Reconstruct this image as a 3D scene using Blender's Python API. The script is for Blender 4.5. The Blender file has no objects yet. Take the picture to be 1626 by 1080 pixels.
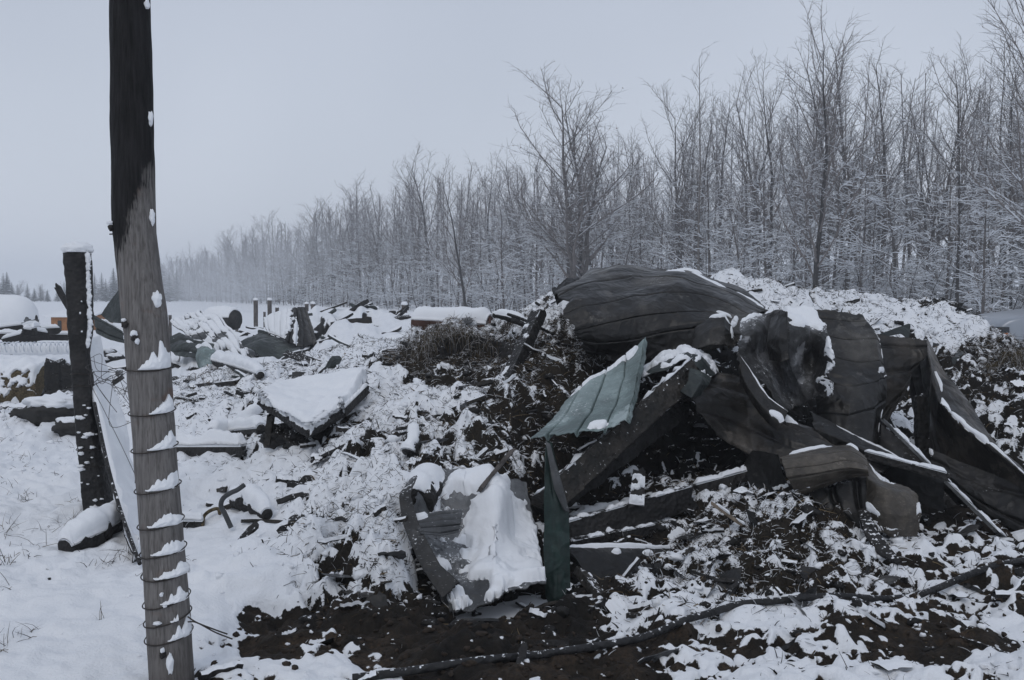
import bpy, math, random
import numpy as np
from mathutils import Vector
R = math.radians
rng = np.random.default_rng(7)
random.seed(7)
C = bpy.context.scene.collection
scene = bpy.context.scene

# ---------------------------------------------------------------- camera, sky, sun
H = 1.6; F = 1400.0; CX, CY = 813.0, 540.0; PITCH = math.atan(70/1400)
cam_d = bpy.data.cameras.new('camera'); cam = bpy.data.objects.new('camera', cam_d); C.objects.link(cam)
cam.location = (0, 0, H); cam.rotation_euler = (math.pi/2 - PITCH, 0, 0)
cam_d.sensor_width = 36; cam_d.lens = F/1626*36; cam_d.clip_start = .05; cam_d.clip_end = 3000
scene.camera = cam
SUN_EL, SUN_ROT = 52, 200
w = bpy.data.worlds.new('World'); scene.world = w; w.use_nodes = True
nt = w.node_tree; nt.nodes.clear()
sky = nt.nodes.new('ShaderNodeTexSky'); sky.sky_type = 'NISHITA'; sky.sun_disc = False
sky.sun_elevation = R(SUN_EL); sky.sun_rotation = R(SUN_ROT); sky.dust_density = 4; sky.air_density = 1.5
mixw = nt.nodes.new('ShaderNodeMix'); mixw.data_type = 'RGBA'; mixw.inputs[0].default_value = .93
cl = nt.nodes.new('ShaderNodeTexNoise'); cl.inputs['Scale'].default_value = 1.3; cl.inputs['Detail'].default_value = 3
tcw = nt.nodes.new('ShaderNodeTexCoord'); crw = nt.nodes.new('ShaderNodeValToRGB')
crw.color_ramp.elements[0].position = .3; crw.color_ramp.elements[0].color = (4.7, 5.15, 6.05, 1)
crw.color_ramp.elements[1].position = .7; crw.color_ramp.elements[1].color = (6.0, 6.45, 7.4, 1)
bg = nt.nodes.new('ShaderNodeBackground'); bg.inputs['Strength'].default_value = .1
wo = nt.nodes.new('ShaderNodeOutputWorld')
nt.links.new(tcw.outputs['Generated'], cl.inputs['Vector']); nt.links.new(cl.outputs[0], crw.inputs[0])
spw = nt.nodes.new('ShaderNodeSeparateXYZ'); nt.links.new(tcw.outputs['Generated'], spw.inputs[0])
grw = nt.nodes.new('ShaderNodeValToRGB'); grw.color_ramp.elements[0].position = 0; grw.color_ramp.elements[0].color = (1.14, 1.14, 1.12, 1)
grw.color_ramp.elements[1].position = .45; grw.color_ramp.elements[1].color = (.78, .80, .835, 1); nt.links.new(spw.outputs[2], grw.inputs[0])
mgw = nt.nodes.new('ShaderNodeMix'); mgw.data_type = 'RGBA'; mgw.blend_type = 'MULTIPLY'; mgw.inputs[0].default_value = 1
nt.links.new(crw.outputs[0], mgw.inputs[6]); nt.links.new(grw.outputs[0], mgw.inputs[7])
nt.links.new(sky.outputs[0], mixw.inputs[6]); nt.links.new(mgw.outputs[2], mixw.inputs[7])
nt.links.new(mixw.outputs[2], bg.inputs[0]); nt.links.new(bg.outputs[0], wo.inputs[0])
sd = bpy.data.lights.new('sun', 'SUN'); sd.energy = .5; sd.angle = R(30); sd.color = (1, .97, .93)
so = bpy.data.objects.new('sun', sd); C.objects.link(so)
az = R(SUN_ROT); el = R(SUN_EL)
dv = Vector((math.sin(az)*math.cos(el), math.cos(az)*math.cos(el), math.sin(el)))
so.rotation_euler = dv.to_track_quat('Z', 'Y').to_euler(); so.location = (0, -5, 30)
scene.view_settings.view_transform = 'Standard'; scene.view_settings.look = 'None'
scene.view_settings.exposure = .08; scene.view_settings.gamma = 1
scene.cycles.max_bounces = 5; scene.cycles.diffuse_bounces = 3; scene.cycles.volume_bounces = 1
scene.cycles.glossy_bounces = 2

# ---------------------------------------------------------------- helpers
def P(px, py, d):
    a = (px-CX)/F; b = (CY-py)/F; s, c = math.sin(PITCH), math.cos(PITCH)
    return np.array([a*d, (c + b*s)*d, H + (-s + b*c)*d])

_rg = np.random.default_rng(3)
_perm = _rg.permutation(256); _perm = np.concatenate([_perm, _perm, _perm])
_gr = _rg.normal(size=(256, 3)); _gr /= np.linalg.norm(_gr, axis=1)[:, None]
def pn(x, y, z=0.0):
    x = np.asarray(x, float); y = np.asarray(y, float); z = np.zeros_like(x)+z
    xi = np.floor(x).astype(int); yi = np.floor(y).astype(int); zi = np.floor(z).astype(int)
    xf = x-xi; yf = y-yi; zf = z-zi
    u = xf*xf*xf*(xf*(xf*6-15)+10); v = yf*yf*yf*(yf*(yf*6-15)+10); ww = zf*zf*zf*(zf*(zf*6-15)+10)
    xi &= 255; yi &= 255; zi &= 255
    out = 0
    for dx in (0, 1):
        for dy in (0, 1):
            for dz in (0, 1):
                h = _perm[_perm[_perm[xi+dx]+yi+dy]+zi+dz] & 255
                g = _gr[h]
                dd = g[..., 0]*(xf-dx)+g[..., 1]*(yf-dy)+g[..., 2]*(zf-dz)
                out = out + dd*(u if dx else 1-u)*(v if dy else 1-v)*(ww if dz else 1-ww)
    return out*1.6
def fbm(x, y, z=0.0, o=3):
    s = 0; a = 1
    for i in range(o):
        s = s + a*pn(x*2**i+i*17.3, y*2**i+i*5.1, np.asarray(z)*2**i+i*9.7); a *= .5
    return s
def sstep(a, b, x):
    t = np.clip((x-a)/(b-a), 0, 1); return t*t*(3-2*t)

def mesh_np(name, v, f, mats, parent=None, mi=None, smooth=True, attrs=None, loc=None, cols=None):
    v = np.asarray(v, np.float32).reshape(-1, 3); f = np.asarray(f, np.int32)
    if loc is None and parent is not None: loc = np.array(parent.location); off = True
    if parent is not None: v = v - np.array(parent.get('_o', (0, 0, 0)), np.float32)
    k = f.shape[1]; me = bpy.data.meshes.new(name)
    me.vertices.add(len(v)); me.vertices.foreach_set('co', v.ravel())
    me.loops.add(f.size); me.loops.foreach_set('vertex_index', f.ravel())
    me.polygons.add(len(f)); me.polygons.foreach_set('loop_start', np.arange(0, f.size, k, dtype=np.int32))
    me.polygons.foreach_set('loop_total', np.full(len(f), k, np.int32))
    if mi is not None: me.polygons.foreach_set('material_index', np.asarray(mi, np.int32))
    me.polygons.foreach_set('use_smooth', np.full(len(f), smooth, bool))
    for n, a in (attrs or {}).items():
        at = me.attributes.new(n, 'FLOAT', 'POINT'); at.data.foreach_set('value', np.asarray(a, np.float32).ravel())
    if cols is not None:
        at = me.attributes.new('col', 'FLOAT_COLOR', 'POINT'); at.data.foreach_set('color', np.asarray(cols, np.float32).ravel())
    me.update(calc_edges=True)
    me.validate()
    for m in (mats if isinstance(mats, (list, tuple)) else [mats]): me.materials.append(m)
    o = bpy.data.objects.new(name, me); C.objects.link(o)
    if parent is not None: o.parent = parent
    return o
def tag(o, label=None, cat=None, group=None, kind=None):
    if label: o['label'] = label
    if cat: o['category'] = cat
    if group: o['group'] = group
    if kind: o['kind'] = kind
    return o
def thing(name, loc, label, cat, group=None):
    o = bpy.data.objects.new(name, None); C.objects.link(o); o.empty_display_size = .2
    o.location = [float(a) for a in loc]; o['_o'] = [float(a) for a in loc]
    return tag(o, label, cat, group)

class MB:
    def __init__(s): s.v = []; s.f = []; s.m = []; s.n = 0
    def add(s, v, f, m=0):
        v = np.asarray(v, float).reshape(-1, 3); f = np.asarray(f)
        if f.shape[1] == 3: f = np.concatenate([f, f[:, 2:3]], 1)
        s.v.append(v); s.f.append(f+s.n); s.m.append(np.full(len(f), m)); s.n += len(v)
    def build(s, name, mats, parent=None, smooth=True):
        v = np.concatenate(s.v); f = np.concatenate(s.f); m = np.concatenate(s.m)
        tri = f[:, 2] == f[:, 3]
        me = bpy.data.meshes.new(name)
        if parent is not None: v = v-np.array(parent['_o'])
        me.from_pydata(v.tolist(), [], [tuple(a[:3]) if t else tuple(a) for a, t in zip(f.tolist(), tri)])
        me.polygons.foreach_set('material_index', m.astype(np.int32))
        me.polygons.foreach_set('use_smooth', np.full(len(f), smooth, bool))
        for mm in (mats if isinstance(mats, (list, tuple)) else [mats]): me.materials.append(mm)
        me.update(); o = bpy.data.objects.new(name, me); C.objects.link(o)
        if parent is not None: o.parent = parent
        return o
def cr(a, n, lin=False):
    """catmull-rom resample along axis 0 to n samples"""
    a = np.asarray(a, float); k = len(a)
    t = np.linspace(0, k-1, n); i = np.minimum(t.astype(int), k-2); f = (t-i).reshape((-1,)+(1,)*(a.ndim-1))
    if lin or k == 2: return a[i]*(1-f)+a[i+1]*f
    p0 = a[np.maximum(i-1, 0)]; p1 = a[i]; p2 = a[i+1]; p3 = a[np.minimum(i+2, k-1)]
    return .5*((2*p1)+(-p0+p2)*f+(2*p0-5*p1+4*p2-p3)*f*f+(-p0+3*p1-3*p2+p3)*f**3)
def gfaces(nv, nu):
    i = np.arange(nv-1)[:, None]*nu+np.arange(nu-1)[None]; i = i.ravel()
    return np.stack([i, i+1, i+nu+1, i+nu], 1)
def gnorm(g):
    du = np.gradient(g, axis=1); dv_ = np.gradient(g, axis=0); n = np.cross(du, dv_)
    return n/(np.linalg.norm(n, axis=2, keepdims=True)+1e-9)
def shell(g, th):
    """closed shell from a grid surface"""
    nv, nu, _ = g.shape; n = gnorm(g)
    v = np.concatenate([(g+n*th/2).reshape(-1, 3), (g-n*th/2).reshape(-1, 3)]); N = nv*nu
    f1 = gfaces(nv, nu); f2 = f1[:, ::-1]+N
    rim = []
    top = np.arange(nu); bot = (nv-1)*nu+np.arange(nu); lef = np.arange(nv)*nu; rig = lef+nu-1
    for e in (top, bot, lef, rig): rim.append(np.stack([e[:-1], e[1:], e[1:]+N, e[:-1]+N], 1))
    return v, np.concatenate([f1, f2]+rim)
def tube_np(pts, rad, sides=8, n=None, jitter=0, seed=0):
    pts = np.asarray(pts, float)
    if n: pts = cr(pts, n)
    k = len(pts); rad = np.asarray(rad, float)
    rad = np.full(k, float(rad)) if rad.ndim == 0 else np.interp(np.linspace(0, 1, k), np.linspace(0, 1, len(rad)), rad)
    t = np.gradient(pts, axis=0); t /= np.linalg.norm(t, axis=1)[:, None]+1e-9
    up = np.array([0, 0, 1.]) if abs(t[:, 2]).mean() < .8 else np.array([0, 1., 0])
    s = np.cross(t, up); s /= np.linalg.norm(s, axis=1)[:, None]+1e-9; u = np.cross(s, t)
    a = np.linspace(0, 2*math.pi, sides, endpoint=False)
    ring = pts[:, None]+(np.cos(a)[None, :, None]*s[:, None]+np.sin(a)[None, :, None]*u[:, None])*rad[:, None, None]
    if jitter:
        q = ring*1.0; nn = fbm(q[..., 0]*14+seed, q[..., 1]*14, q[..., 2]*6, 3)
        ring = pts[:, None]+(ring-pts[:, None])*(1+jitter*nn[..., None])
    v = ring.reshape(-1, 3); f = []
    i = np.arange(k-1)[:, None]*sides; j = np.arange(sides)[None]; j2 = (j+1) % sides
    f = np.stack([(i+j).ravel(), (i+j2).ravel(), (i+sides+j2).ravel(), (i+sides+j).ravel()], 1)
    v = np.concatenate([v, pts[:1], pts[-1:]]); n0 = k*sides
    c0 = np.stack([np.full(sides, n0), (np.arange(sides)+1) % sides, np.arange(sides), np.arange(sides)], 1)
    b = (k-1)*sides
    c1 = np.stack([np.full(sides, n0+1), b+np.arange(sides), b+(np.arange(sides)+1) % sides, b+(np.arange(sides)+1) % sides], 1)
    return v, np.concatenate([f, c0, c1])

# ---------------------------------------------------------------- materials
class NT:
    def __init__(s, name):
        s.m = bpy.data.materials.new(name); s.m.use_nodes = True; s.t = s.m.node_tree; s.t.nodes.clear()
        s.o = s.n('OutputMaterial'); s.b = s.n('BsdfPrincipled'); s.l(s.b.outputs[0], s.o.inputs[0])
        s.tc = s.n('TexCoord')
    def n(s, t): return s.t.nodes.new('ShaderNode'+t)
    def l(s, a, b): s.t.links.new(a, b)
    def noise(s, sc, det=4, vec=None, scale=None, rough=.55):
        n = s.n('TexNoise'); n.inputs['Scale'].default_value = sc; n.inputs['Detail'].default_value = det; n.inputs['Roughness'].default_value = rough
        v = vec or s.tc.outputs['Object']
        if scale:
            mp = s.n('Mapping'); mp.inputs['Scale'].default_value = scale; s.l(v, mp.inputs[0]); v = mp.outputs[0]
        s.l(v, n.inputs['Vector']); return n.outputs[0]
    def ramp(s, src, stops):
        r = s.n('ValToRGB'); e = r.color_ramp.elements
        while len(e) < len(stops): e.new(.5)
        for i, (p, c) in enumerate(stops):
            e[i].position = p; e[i].color = (c[0], c[1], c[2], 1) if isinstance(c, tuple) else (c, c, c, 1)
        s.l(src, r.inputs[0]); return r.outputs[0]
    def mix(s, fac, a, b, typ='MIX'):
        m = s.n('Mix'); m.data_type = 'RGBA'; m.blend_type = typ
        for k, x in ((0, fac), (6, a), (7, b)):
            if isinstance(x, (int, float)): m.inputs[k].default_value = x
            elif isinstance(x, tuple): m.inputs[k].default_value = (*x, 1)
            else: s.l(x, m.inputs[k])
        return m.outputs[2]
    def math(s, op, a, b=0.0, c=None):
        m = s.n('Math'); m.operation = op
        for k, x in enumerate((a, b) if c is None else (a, b, c)):
            if isinstance(x, (int, float)): m.inputs[k].default_value = x
            else: s.l(x, m.inputs[k])
        return m.outputs[0]
    def attr(s, n, col=False):
        a = s.n('Attribute'); a.attribute_name = n; return a.outputs['Color' if col else 'Fac']
    def fin(s, col, rough=.7, bump=None, bs=.3, bd=.01, spec=.3, metal=0):
        if isinstance(col, tuple): s.b.inputs['Base Color'].default_value = (*col, 1)
        else: s.l(col, s.b.inputs['Base Color'])
        if isinstance(rough, (int, float)): s.b.inputs['Roughness'].default_value = rough
        else: s.l(rough, s.b.inputs['Roughness'])
        s.b.inputs['Specular IOR Level'].default_value = spec; s.b.inputs['Metallic'].default_value = metal
        if bump is not None:
            b = s.n('Bump'); b.inputs['Strength'].default_value = bs; b.inputs['Distance'].default_value = bd
            s.l(bump, b.inputs['Height']); s.l(b.outputs[0], s.b.inputs['Normal'])
        return s.m
SN = (.85, .865, .885)
def up_z(t):
    g = t.n('NewGeometry'); sp = t.n('SeparateXYZ'); t.l(g.outputs['Normal'], sp.inputs[0]); return sp.outputs[2]
def M_snow():
    t = NT('snow'); n = t.noise(60, 4); n2 = t.noise(6, 3)
    col = t.mix(t.ramp(n2, [(.35, 0.), (.7, 1.)]), (.82, .84, .865), SN)
    return t.fin(col, .75, n, .5, .006, .25)
SNOW = M_snow()
def M_ground():
    t = NT('ground_surface'); sn = t.attr('snow'); hay = t.attr('hay'); br = t.attr('brown')
    n = t.noise(9, 6); nf = t.noise(70, 5); nm = t.noise(25, 4)
    dark = t.ramp(n, [(.3, (.004, .004, .004)), (.55, (.010, .009, .008)), (.75, (.022, .019, .016))])
    nl = t.noise(2.2, 5); brown = t.ramp(t.math('ADD', t.math('MULTIPLY', n, .45), t.math('MULTIPLY', nl, .55)), [(.36, (.007, .006, .005)), (.5, (.034, .025, .017)), (.62, (.085, .057, .036))])
    hayc = t.ramp(nf, [(.3, (.010, .008, .006)), (.5, (.042, .032, .021)), (.75, (.13, .105, .070))])
    c = t.mix(br, dark, brown); c = t.mix(hay, c, hayc)
    c = t.mix(t.ramp(nf, [(.35, 0.), (.65, .7)]), c, (.01, .009, .008))
    e = t.math('ADD', sn, t.math('MULTIPLY', t.math('SUBTRACT', nm, .5), .9))
    e = t.math('ADD', e, t.math('MULTIPLY', t.math('SUBTRACT', nf, .5), .5))
    nff = t.noise(150, 3); e = t.math('ADD', e, t.math('MULTIPLY', hay, t.math('ADD', t.math('MULTIPLY', t.math('SUBTRACT', nff, .5), 1.1), t.math('MULTIPLY', t.math('SUBTRACT', nf, .5), 1.4))))
    fac = t.ramp(e, [(.40, 0.), (.52, 1.)])
    n2 = t.noise(5, 3)
    sc = t.mix(t.ramp(n2, [(.35, 0.), (.7, 1.)]), (.81, .83, .858), SN)
    c = t.mix(fac, c, sc)
    return t.fin(c, .8, t.math('ADD', nf, n), .7, .012, .2)
GROUND = M_ground()
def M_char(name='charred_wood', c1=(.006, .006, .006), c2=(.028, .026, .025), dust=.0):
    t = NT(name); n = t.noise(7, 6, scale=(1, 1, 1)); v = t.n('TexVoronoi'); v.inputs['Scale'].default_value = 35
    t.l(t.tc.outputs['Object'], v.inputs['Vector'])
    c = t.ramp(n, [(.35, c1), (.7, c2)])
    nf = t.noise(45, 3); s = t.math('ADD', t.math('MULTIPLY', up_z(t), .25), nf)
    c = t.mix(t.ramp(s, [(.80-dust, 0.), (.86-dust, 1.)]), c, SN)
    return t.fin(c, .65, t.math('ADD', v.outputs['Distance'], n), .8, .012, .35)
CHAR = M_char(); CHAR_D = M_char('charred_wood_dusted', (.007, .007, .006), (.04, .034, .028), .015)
def M_metal(name, c1, c2, c3, dust=0., rough=.5, stretch=(1, 1, 1), spec=.4):
    t = NT(name); n = t.noise(2.2, 6, rough=.6); st = t.noise(7, 5, scale=stretch); nf = t.noise(60, 3); nb = t.noise(1.1, 4)
    c = t.ramp(n, [(.38, c1), (.44, tuple(.6*a+.4*b_ for a, b_ in zip(c1, c2))), (.50, c2), (.56, tuple(.5*a+.5*b_ for a, b_ in zip(c2, c3))), (.66, c3)])
    c = t.mix(t.ramp(st, [(.38, .6), (.55, 0.)]), c, tuple(a*.5 for a in c1))
    n6 = t.noise(14, 5); n8 = t.noise(90, 4, rough=.7); c = t.mix(t.ramp(n8, [(.45, 0.), (.6, .4)]), c, tuple(a*.45 for a in c2)); c = t.mix(t.ramp(n6, [(.48, 0.), (.56, .6)]), c, tuple(a*.5 for a in c2)); n7 = t.noise(3.7, 7, rough=.7); c = t.mix(t.ramp(n7, [(.585, 0.), (.62, .55)]), c, tuple(min(.5, a*1.5+.01) for a in c3))
    c = t.mix(t.ramp(nb, [(.5, 0.), (.68, .5)]), c, tuple(a*1.25 for a in c3))
    vo = t.n('TexVoronoi'); vo.inputs['Scale'].default_value = 5; wv = t.n('VectorMath'); wv.operation = 'ADD'; nv_ = t.n('TexNoise'); nv_.inputs['Scale'].default_value = 4; t.l(t.tc.outputs['Object'], nv_.inputs['Vector']); t.l(t.tc.outputs['Object'], wv.inputs[0]); t.l(nv_.outputs['Color'], wv.inputs[1]); t.l(wv.outputs[0], vo.inputs['Vector'])
    sc_ = t.noise(38, 2, scale=(1, 1, 5)); c = t.mix(t.ramp(sc_, [(.66, 0.), (.70, .35)]), c, tuple(min(1, a*1.9) for a in c3))
    s = t.math('ADD', t.math('MULTIPLY', up_z(t), .22), t.math('ADD', t.math('MULTIPLY', nf, .6), t.math('MULTIPLY', n, .4)))
    c = t.mix(t.ramp(s, [(.84-dust, 0.), (.90-dust, .9)]), c, SN)
    return t.fin(c, t.ramp(st, [(.3, rough-.12), (.7, rough+.2)]), t.math('ADD', t.math('ADD', t.math('MULTIPLY', nf, .2), n), t.math('MULTIPLY', vo.outputs['Distance'], 1.6)), .55, .015, spec)
BURNT = M_metal('burnt_sheet_metal', (.005, .005, .0047), (.022, .0205, .019), (.072, .068, .062), 0, .42, (.7, .7, .7))
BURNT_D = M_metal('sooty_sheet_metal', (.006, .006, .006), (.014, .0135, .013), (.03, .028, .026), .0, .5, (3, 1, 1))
BURNT_S = M_metal('snow_dusted_sheet_metal', (.02, .02, .02), (.06, .06, .06), (.22, .225, .235), .10, .6)
BROWN = M_metal('scorched_brown_metal', (.008, .0074, .0068), (.028, .0248, .0215), (.085, .074, .062), 0, .45, (1, 1, 1))
TAN = M_metal('scorched_tan_metal', (.035, .030, .024), (.095, .082, .066), (.15, .13, .107), 0, .48, (1.2, 1.2, 2))
TEAL = M_metal('pale_green_painted_metal', (.12, .16, .155), (.22, .285, .28), (.28, .345, .34), .02, .45, (1, 1, 1))
DGREEN = M_metal('dark_green_painted_metal', (.010, .024, .022), (.016, .038, .033), (.024, .05, .044), -.03, .45, (5, 5, 1))
GREYM = M_metal('grey_weathered_metal', (.05, .052, .055), (.10, .105, .11), (.16, .165, .17), .06, .5, (4, 1, 1))
GREENM = M_metal('dull_dark_green_metal', (.02, .026, .026), (.035, .045, .043), (.055, .065, .06), .0, .5)
RUST = M_metal('rusted_steel', (.03, .014, .010), (.075, .035, .025), (.12, .06, .045), .0, .75)
def M_post():
    t = NT('weathered_post_wood'); sp = t.n('SeparateXYZ'); t.l(t.tc.outputs['Object'], sp.inputs[0])
    g = t.noise(9, 6, scale=(9, 9, .7)); g2 = t.noise(30, 4, scale=(5, 5, .5)); n = t.noise(5, 4)
    wood = t.ramp(g, [(.3, (.10, .094, .090)), (.5, (.165, .155, .148)), (.72, (.225, .212, .203))])
    wood = t.mix(t.ramp(g2, [(.36, .6), (.48, 0.)]), wood, (.08, .072, .066))
    rs = t.noise(4.5, 3, scale=(1, 1, 1.6)); low = t.ramp(sp.outputs[2], [(.0, 1.), (1., 0.)])
    wood = t.mix(t.math('MULTIPLY', t.ramp(rs, [(.60, 0.), (.70, .55)]), 1.), wood, (.14, .075, .05))
    dk = t.ramp(t.math('ADD', t.math('MULTIPLY', sp.outputs[2], -.9), t.math('MULTIPLY', n, .9)), [(.10, 0.), (.5, .6)])
    wood = t.mix(dk, wood, (.085, .074, .066))
    # char front: object z and x and noise
    e = t.math('ADD', sp.outputs[2], t.math('MULTIPLY', sp.outputs[0], -3.2))
    e = t.math('ADD', e, t.math('MULTIPLY', t.math('SUBTRACT', n, .5), .45)); e = t.math('ADD', e, t.math('MULTIPLY', t.math('SUBTRACT', g2, .5), .55))
    mp = t.n('MapRange'); mp.inputs[1].default_value = 2.25; mp.inputs[2].default_value = 2.36
    t.l(e, mp.inputs[0]); ch = t.ramp(g, [(.3, (.005, .005, .005)), (.7, (.022, .021, .022))])
    c = t.mix(mp.outputs[0], wood, ch)
    return t.fin(c, .75, t.math('ADD', g, g2), .6, .012, .2)
POSTW = M_post()
def M_col(name, rough=.85):
    t = NT(name); c = t.attr('col', True); return t.fin(c, rough, None, spec=.15)
STRAND = M_col('straw_and_twigs')
def M_plain(name, c, rough=.6, nscale=20, var=.35, spec=.3, metal=0):
    t = NT(name); n = t.noise(nscale, 5)
    return t.fin(t.ramp(n, [(.3, tuple(a*(1-var) for a in c)), (.7, tuple(min(1, a*(1+var)) for a in c))]), rough, n, .4, .008, spec, metal)
WIRE = M_plain('rusty_wire', (.03, .024, .02), .6); RUBBER = M_char('black_hose_rubber', (.010, .010, .011), (.030, .030, .031), -.02)
BARK = M_plain('grey_bark', (.095, .086, .082), .9, 5, .5); BARK_D = M_plain('dark_bark', (.035, .032, .031), .9, 5, .5)
BARK_L = M_plain('pale_bark', (.15, .138, .13), .9, 5, .4)
TWIG = M_plain('twig_bark', (.15, .134, .128), .9, 3, .4); TWSNOW = M_plain('snow_on_twigs', (.62, .655, .70), .8, 3, .06)
LEAF = M_plain('dry_leaf', (.16, .095, .06), .8); NEEDLE = M_plain('conifer_needles', (.022, .032, .028), .9, 3, .5)
CABINW = M_plain('orange_stained_wood', (.33, .15, .06), .7); GLASSD = M_plain('dark_glass', (.02, .025, .03), .15, 2, .1, .5)
POSTG = M_plain('grey_fence_wood', (.10, .09, .085), .85, 12, .5); HAYM = M_plain('old_hay', (.09, .07, .04), .95, 50, .8)
CARP = M_plain('silver_car_paint', (.30, .325, .36), .3, 2, .04, .5, .3); TYRE = M_plain('tyre_rubber', (.012, .012, .013), .8)
ORANGE = M_plain('amber_lens', (.75, .20, .03), .3, 3, .1); DARKP = M_plain('black_plastic', (.012, .012, .014), .5)
BRANCHC = M_char('charred_lump', (.005, .005, .005), (.02, .018, .016), .02)

# ---------------------------------------------------------------- ground from surveyed heights: px, py, depth, rough, snow cover, hay, brown
K = []  # low cover also paints shade: undercut bank, straw hollow, void under the sheets
def k(px, *rows):
    for r in rows: K.append((px,)+r)
k(-200, (1080,3.65,.1,1,0,0),(790,7,.1,1,0,0),(650,13,.2,1,0,0),(590,19,.3,1,0,0),(535,34,.1,1,0,0),(505,64,0,1,0,0))
k(0,   (1080,3.65,.15,.97,0,0),(918,5,.2,.93,0,0),(790,7,.25,.92,0,0),(700,9.7,.45,.85,0,0),(655,11.6,.5,.8,0,0),(600,16,.5,.9,0,0),(545,28,.2,1,0,0),(505,64,0,1,0,0))
k(75,  (1000,4.2,.2,.95,0,0),(900,5.2,.4,.86,0,0),(860,5.7,.2,.95,0,0),(760,7.7,.35,.88,0,0),(690,10,.35,.85,0,0),(650,10.6,.9,.55,0,0),(635,11.5,.6,.8,0,0),(600,17,.5,.9,0,0))
k(200, (1080,3.65,.1,1,0,0),(918,5,.1,1,0,0),(790,7,.1,1,0,0),(694,10,.1,1,0,0),(619,15,.2,1,0,0),(582,20,.4,.9,0,0),(545,30,.1,1,0,0))
k(330, (1085,3.62,.25,.5,0,.8),(1040,3.9,.3,.62,0,.8),(990,4.25,.15,.95,0,0),(880,5.4,.12,1,0,0),(790,6.9,.35,.95,0,0),(730,8.4,.5,.9,0,0),(655,10.4,.75,.86,.1,0),(605,13.4,.8,.82,.2,0),(574,17,.8,.8,.1,0),(545,28,.3,.97,0,0),(505,64,0,1,0,0))
k(420, (1085,3.62,.3,.55,0,1),(1040,3.95,.35,.30,0,1),(975,4.45,.35,.35,0,.6),(930,4.6,.3,.95,0,0),(850,5.5,.35,.93,0,0),(770,6.8,.5,.9,0,0),(705,8.5,.7,.84,.1,0),(636,10.6,.8,.82,.1,0),(586,14.8,.85,.78,.3,0),(564,17.5,.8,.8,0,0),(525,36,.1,1,0,0))
k(500, (1085,3.62,.3,.75,0,1),(1020,4.05,.35,.34,0,1),(970,4.40,.4,.1,0,.4),(935,4.62,.8,1.0,.3,0),(860,5.2,.9,.95,.3,0),(780,6.1,.8,.9,.2,0),(700,7.4,.8,.84,.2,0),(640,9,.7,.88,.1,0),(590,12,.8,.82,.2,0),(558,15.6,.8,.8,0,0),(505,21,.9,.8,0,0),(515,30,.4,1,0,0))
k(600, (1085,3.62,.3,.6,0,1),(1020,4.05,.35,.32,0,1),(985,4.32,.4,.1,0,.5),(945,4.58,1,.98,.5,0),(880,4.9,1,.92,.5,0),(800,5.4,1,.78,.4,0),(720,6.1,.9,.84,.3,0),(650,7.4,.7,.82,.3,0),(610,8.6,.7,.85,.2,0),(583,11,.75,.84,.2,0),(553,14,.75,.85,.1,0),(515,20,.7,.85,0,0),(508,28,.3,1,0,0))
k(700, (1085,3.62,.3,.2,0,.7),(1020,4.05,.3,.08,0,.7),(985,4.4,.5,.02,0,.2),(955,4.7,.8,.5,.3,0),(880,5.1,1,.84,.5,0),(790,5.55,1,.74,.5,0),(700,6.1,1,.78,.5,0),(640,7.0,.9,.82,.3,0),(608,8.0,.9,.45,.5,0),(578,8.7,1,.15,.9,0),(536,9.1,1,.6,1,0),(530,10.2,.7,.8,.8,0),(545,16,.4,1,0,0),(510,30,.2,1,0,0))
k(800, (1085,3.62,.3,.15,0,.5),(1020,4.05,.4,.1,0,.5),(985,4.5,.5,.1,0,.2),(950,4.95,.6,.1,.3,0),(860,5.5,.8,.6,.4,0),(750,5.8,1,.68,.5,0),(660,6.4,1,.6,.6,0),(610,7.4,1,.35,.7,0),(565,8.6,1,.2,.9,0),(528,9.3,1,.6,.9,0),(512,10.8,.7,.8,.5,0),(520,18,.3,1,0,0))
k(880, (1085,3.62,.3,.2,0,.6),(1000,4.3,.5,.35,0,.3),(965,4.6,.6,.25,0,0),(890,5.5,.6,.2,0,0),(800,6.1,.8,.1,0,0),(700,6.7,1,.3,.5,0),(640,6.9,1,.4,.8,0),(570,7.6,1,.45,.9,0),(500,9.2,.8,.8,.5,0),(485,10.5,.6,.9,.3,0),(515,18,.3,1,0,0))
k(1000,(1085,3.62,.3,.15,0,.8),(1020,4.05,.5,.45,0,.6),(965,4.55,.7,.6,.2,.2),(920,5.0,.8,.45,.3,0),(850,5.8,.9,.35,.3,0),(760,6.4,1,.5,.4,0),(700,6.9,.8,.05,0,0),(640,7.3,.8,.05,0,0),(600,8.2,.8,.3,0,0),(500,10,.6,.9,.2,0),(490,11.5,.5,1,0,0),(515,19,.3,1,0,0))
k(1100,(1085,3.62,.4,.55,0,.8),(1030,4.0,.5,.55,0,.7),(965,4.5,.6,.7,.2,.2),(910,5.0,.9,.6,.5,0),(840,5.6,1,.58,.6,0),(770,6.2,1,.55,.5,0),(735,6.8,.9,.3,0,0),(680,7.2,.8,.03,0,0),(620,8,.8,.05,0,0),(470,10.2,.6,.95,.2,0),(460,11.2,.6,1,0,0),(512,19,.3,1,0,0))
k(1200,(1085,3.62,.45,.62,0,.8),(1040,3.9,.5,.6,0,.8),(970,4.45,.6,.62,.2,.4),(910,5.0,1,.55,.6,0),(840,5.4,1,.55,.6,0),(770,5.9,1,.5,.4,0),(730,6.4,.8,.3,0,0),(660,7.2,.7,.05,0,0),(560,8.6,.6,.5,0,0),(458,10.4,.9,.92,.2,0),(452,11.2,.8,1,.1,0),(510,19,.3,1,0,0))
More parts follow.
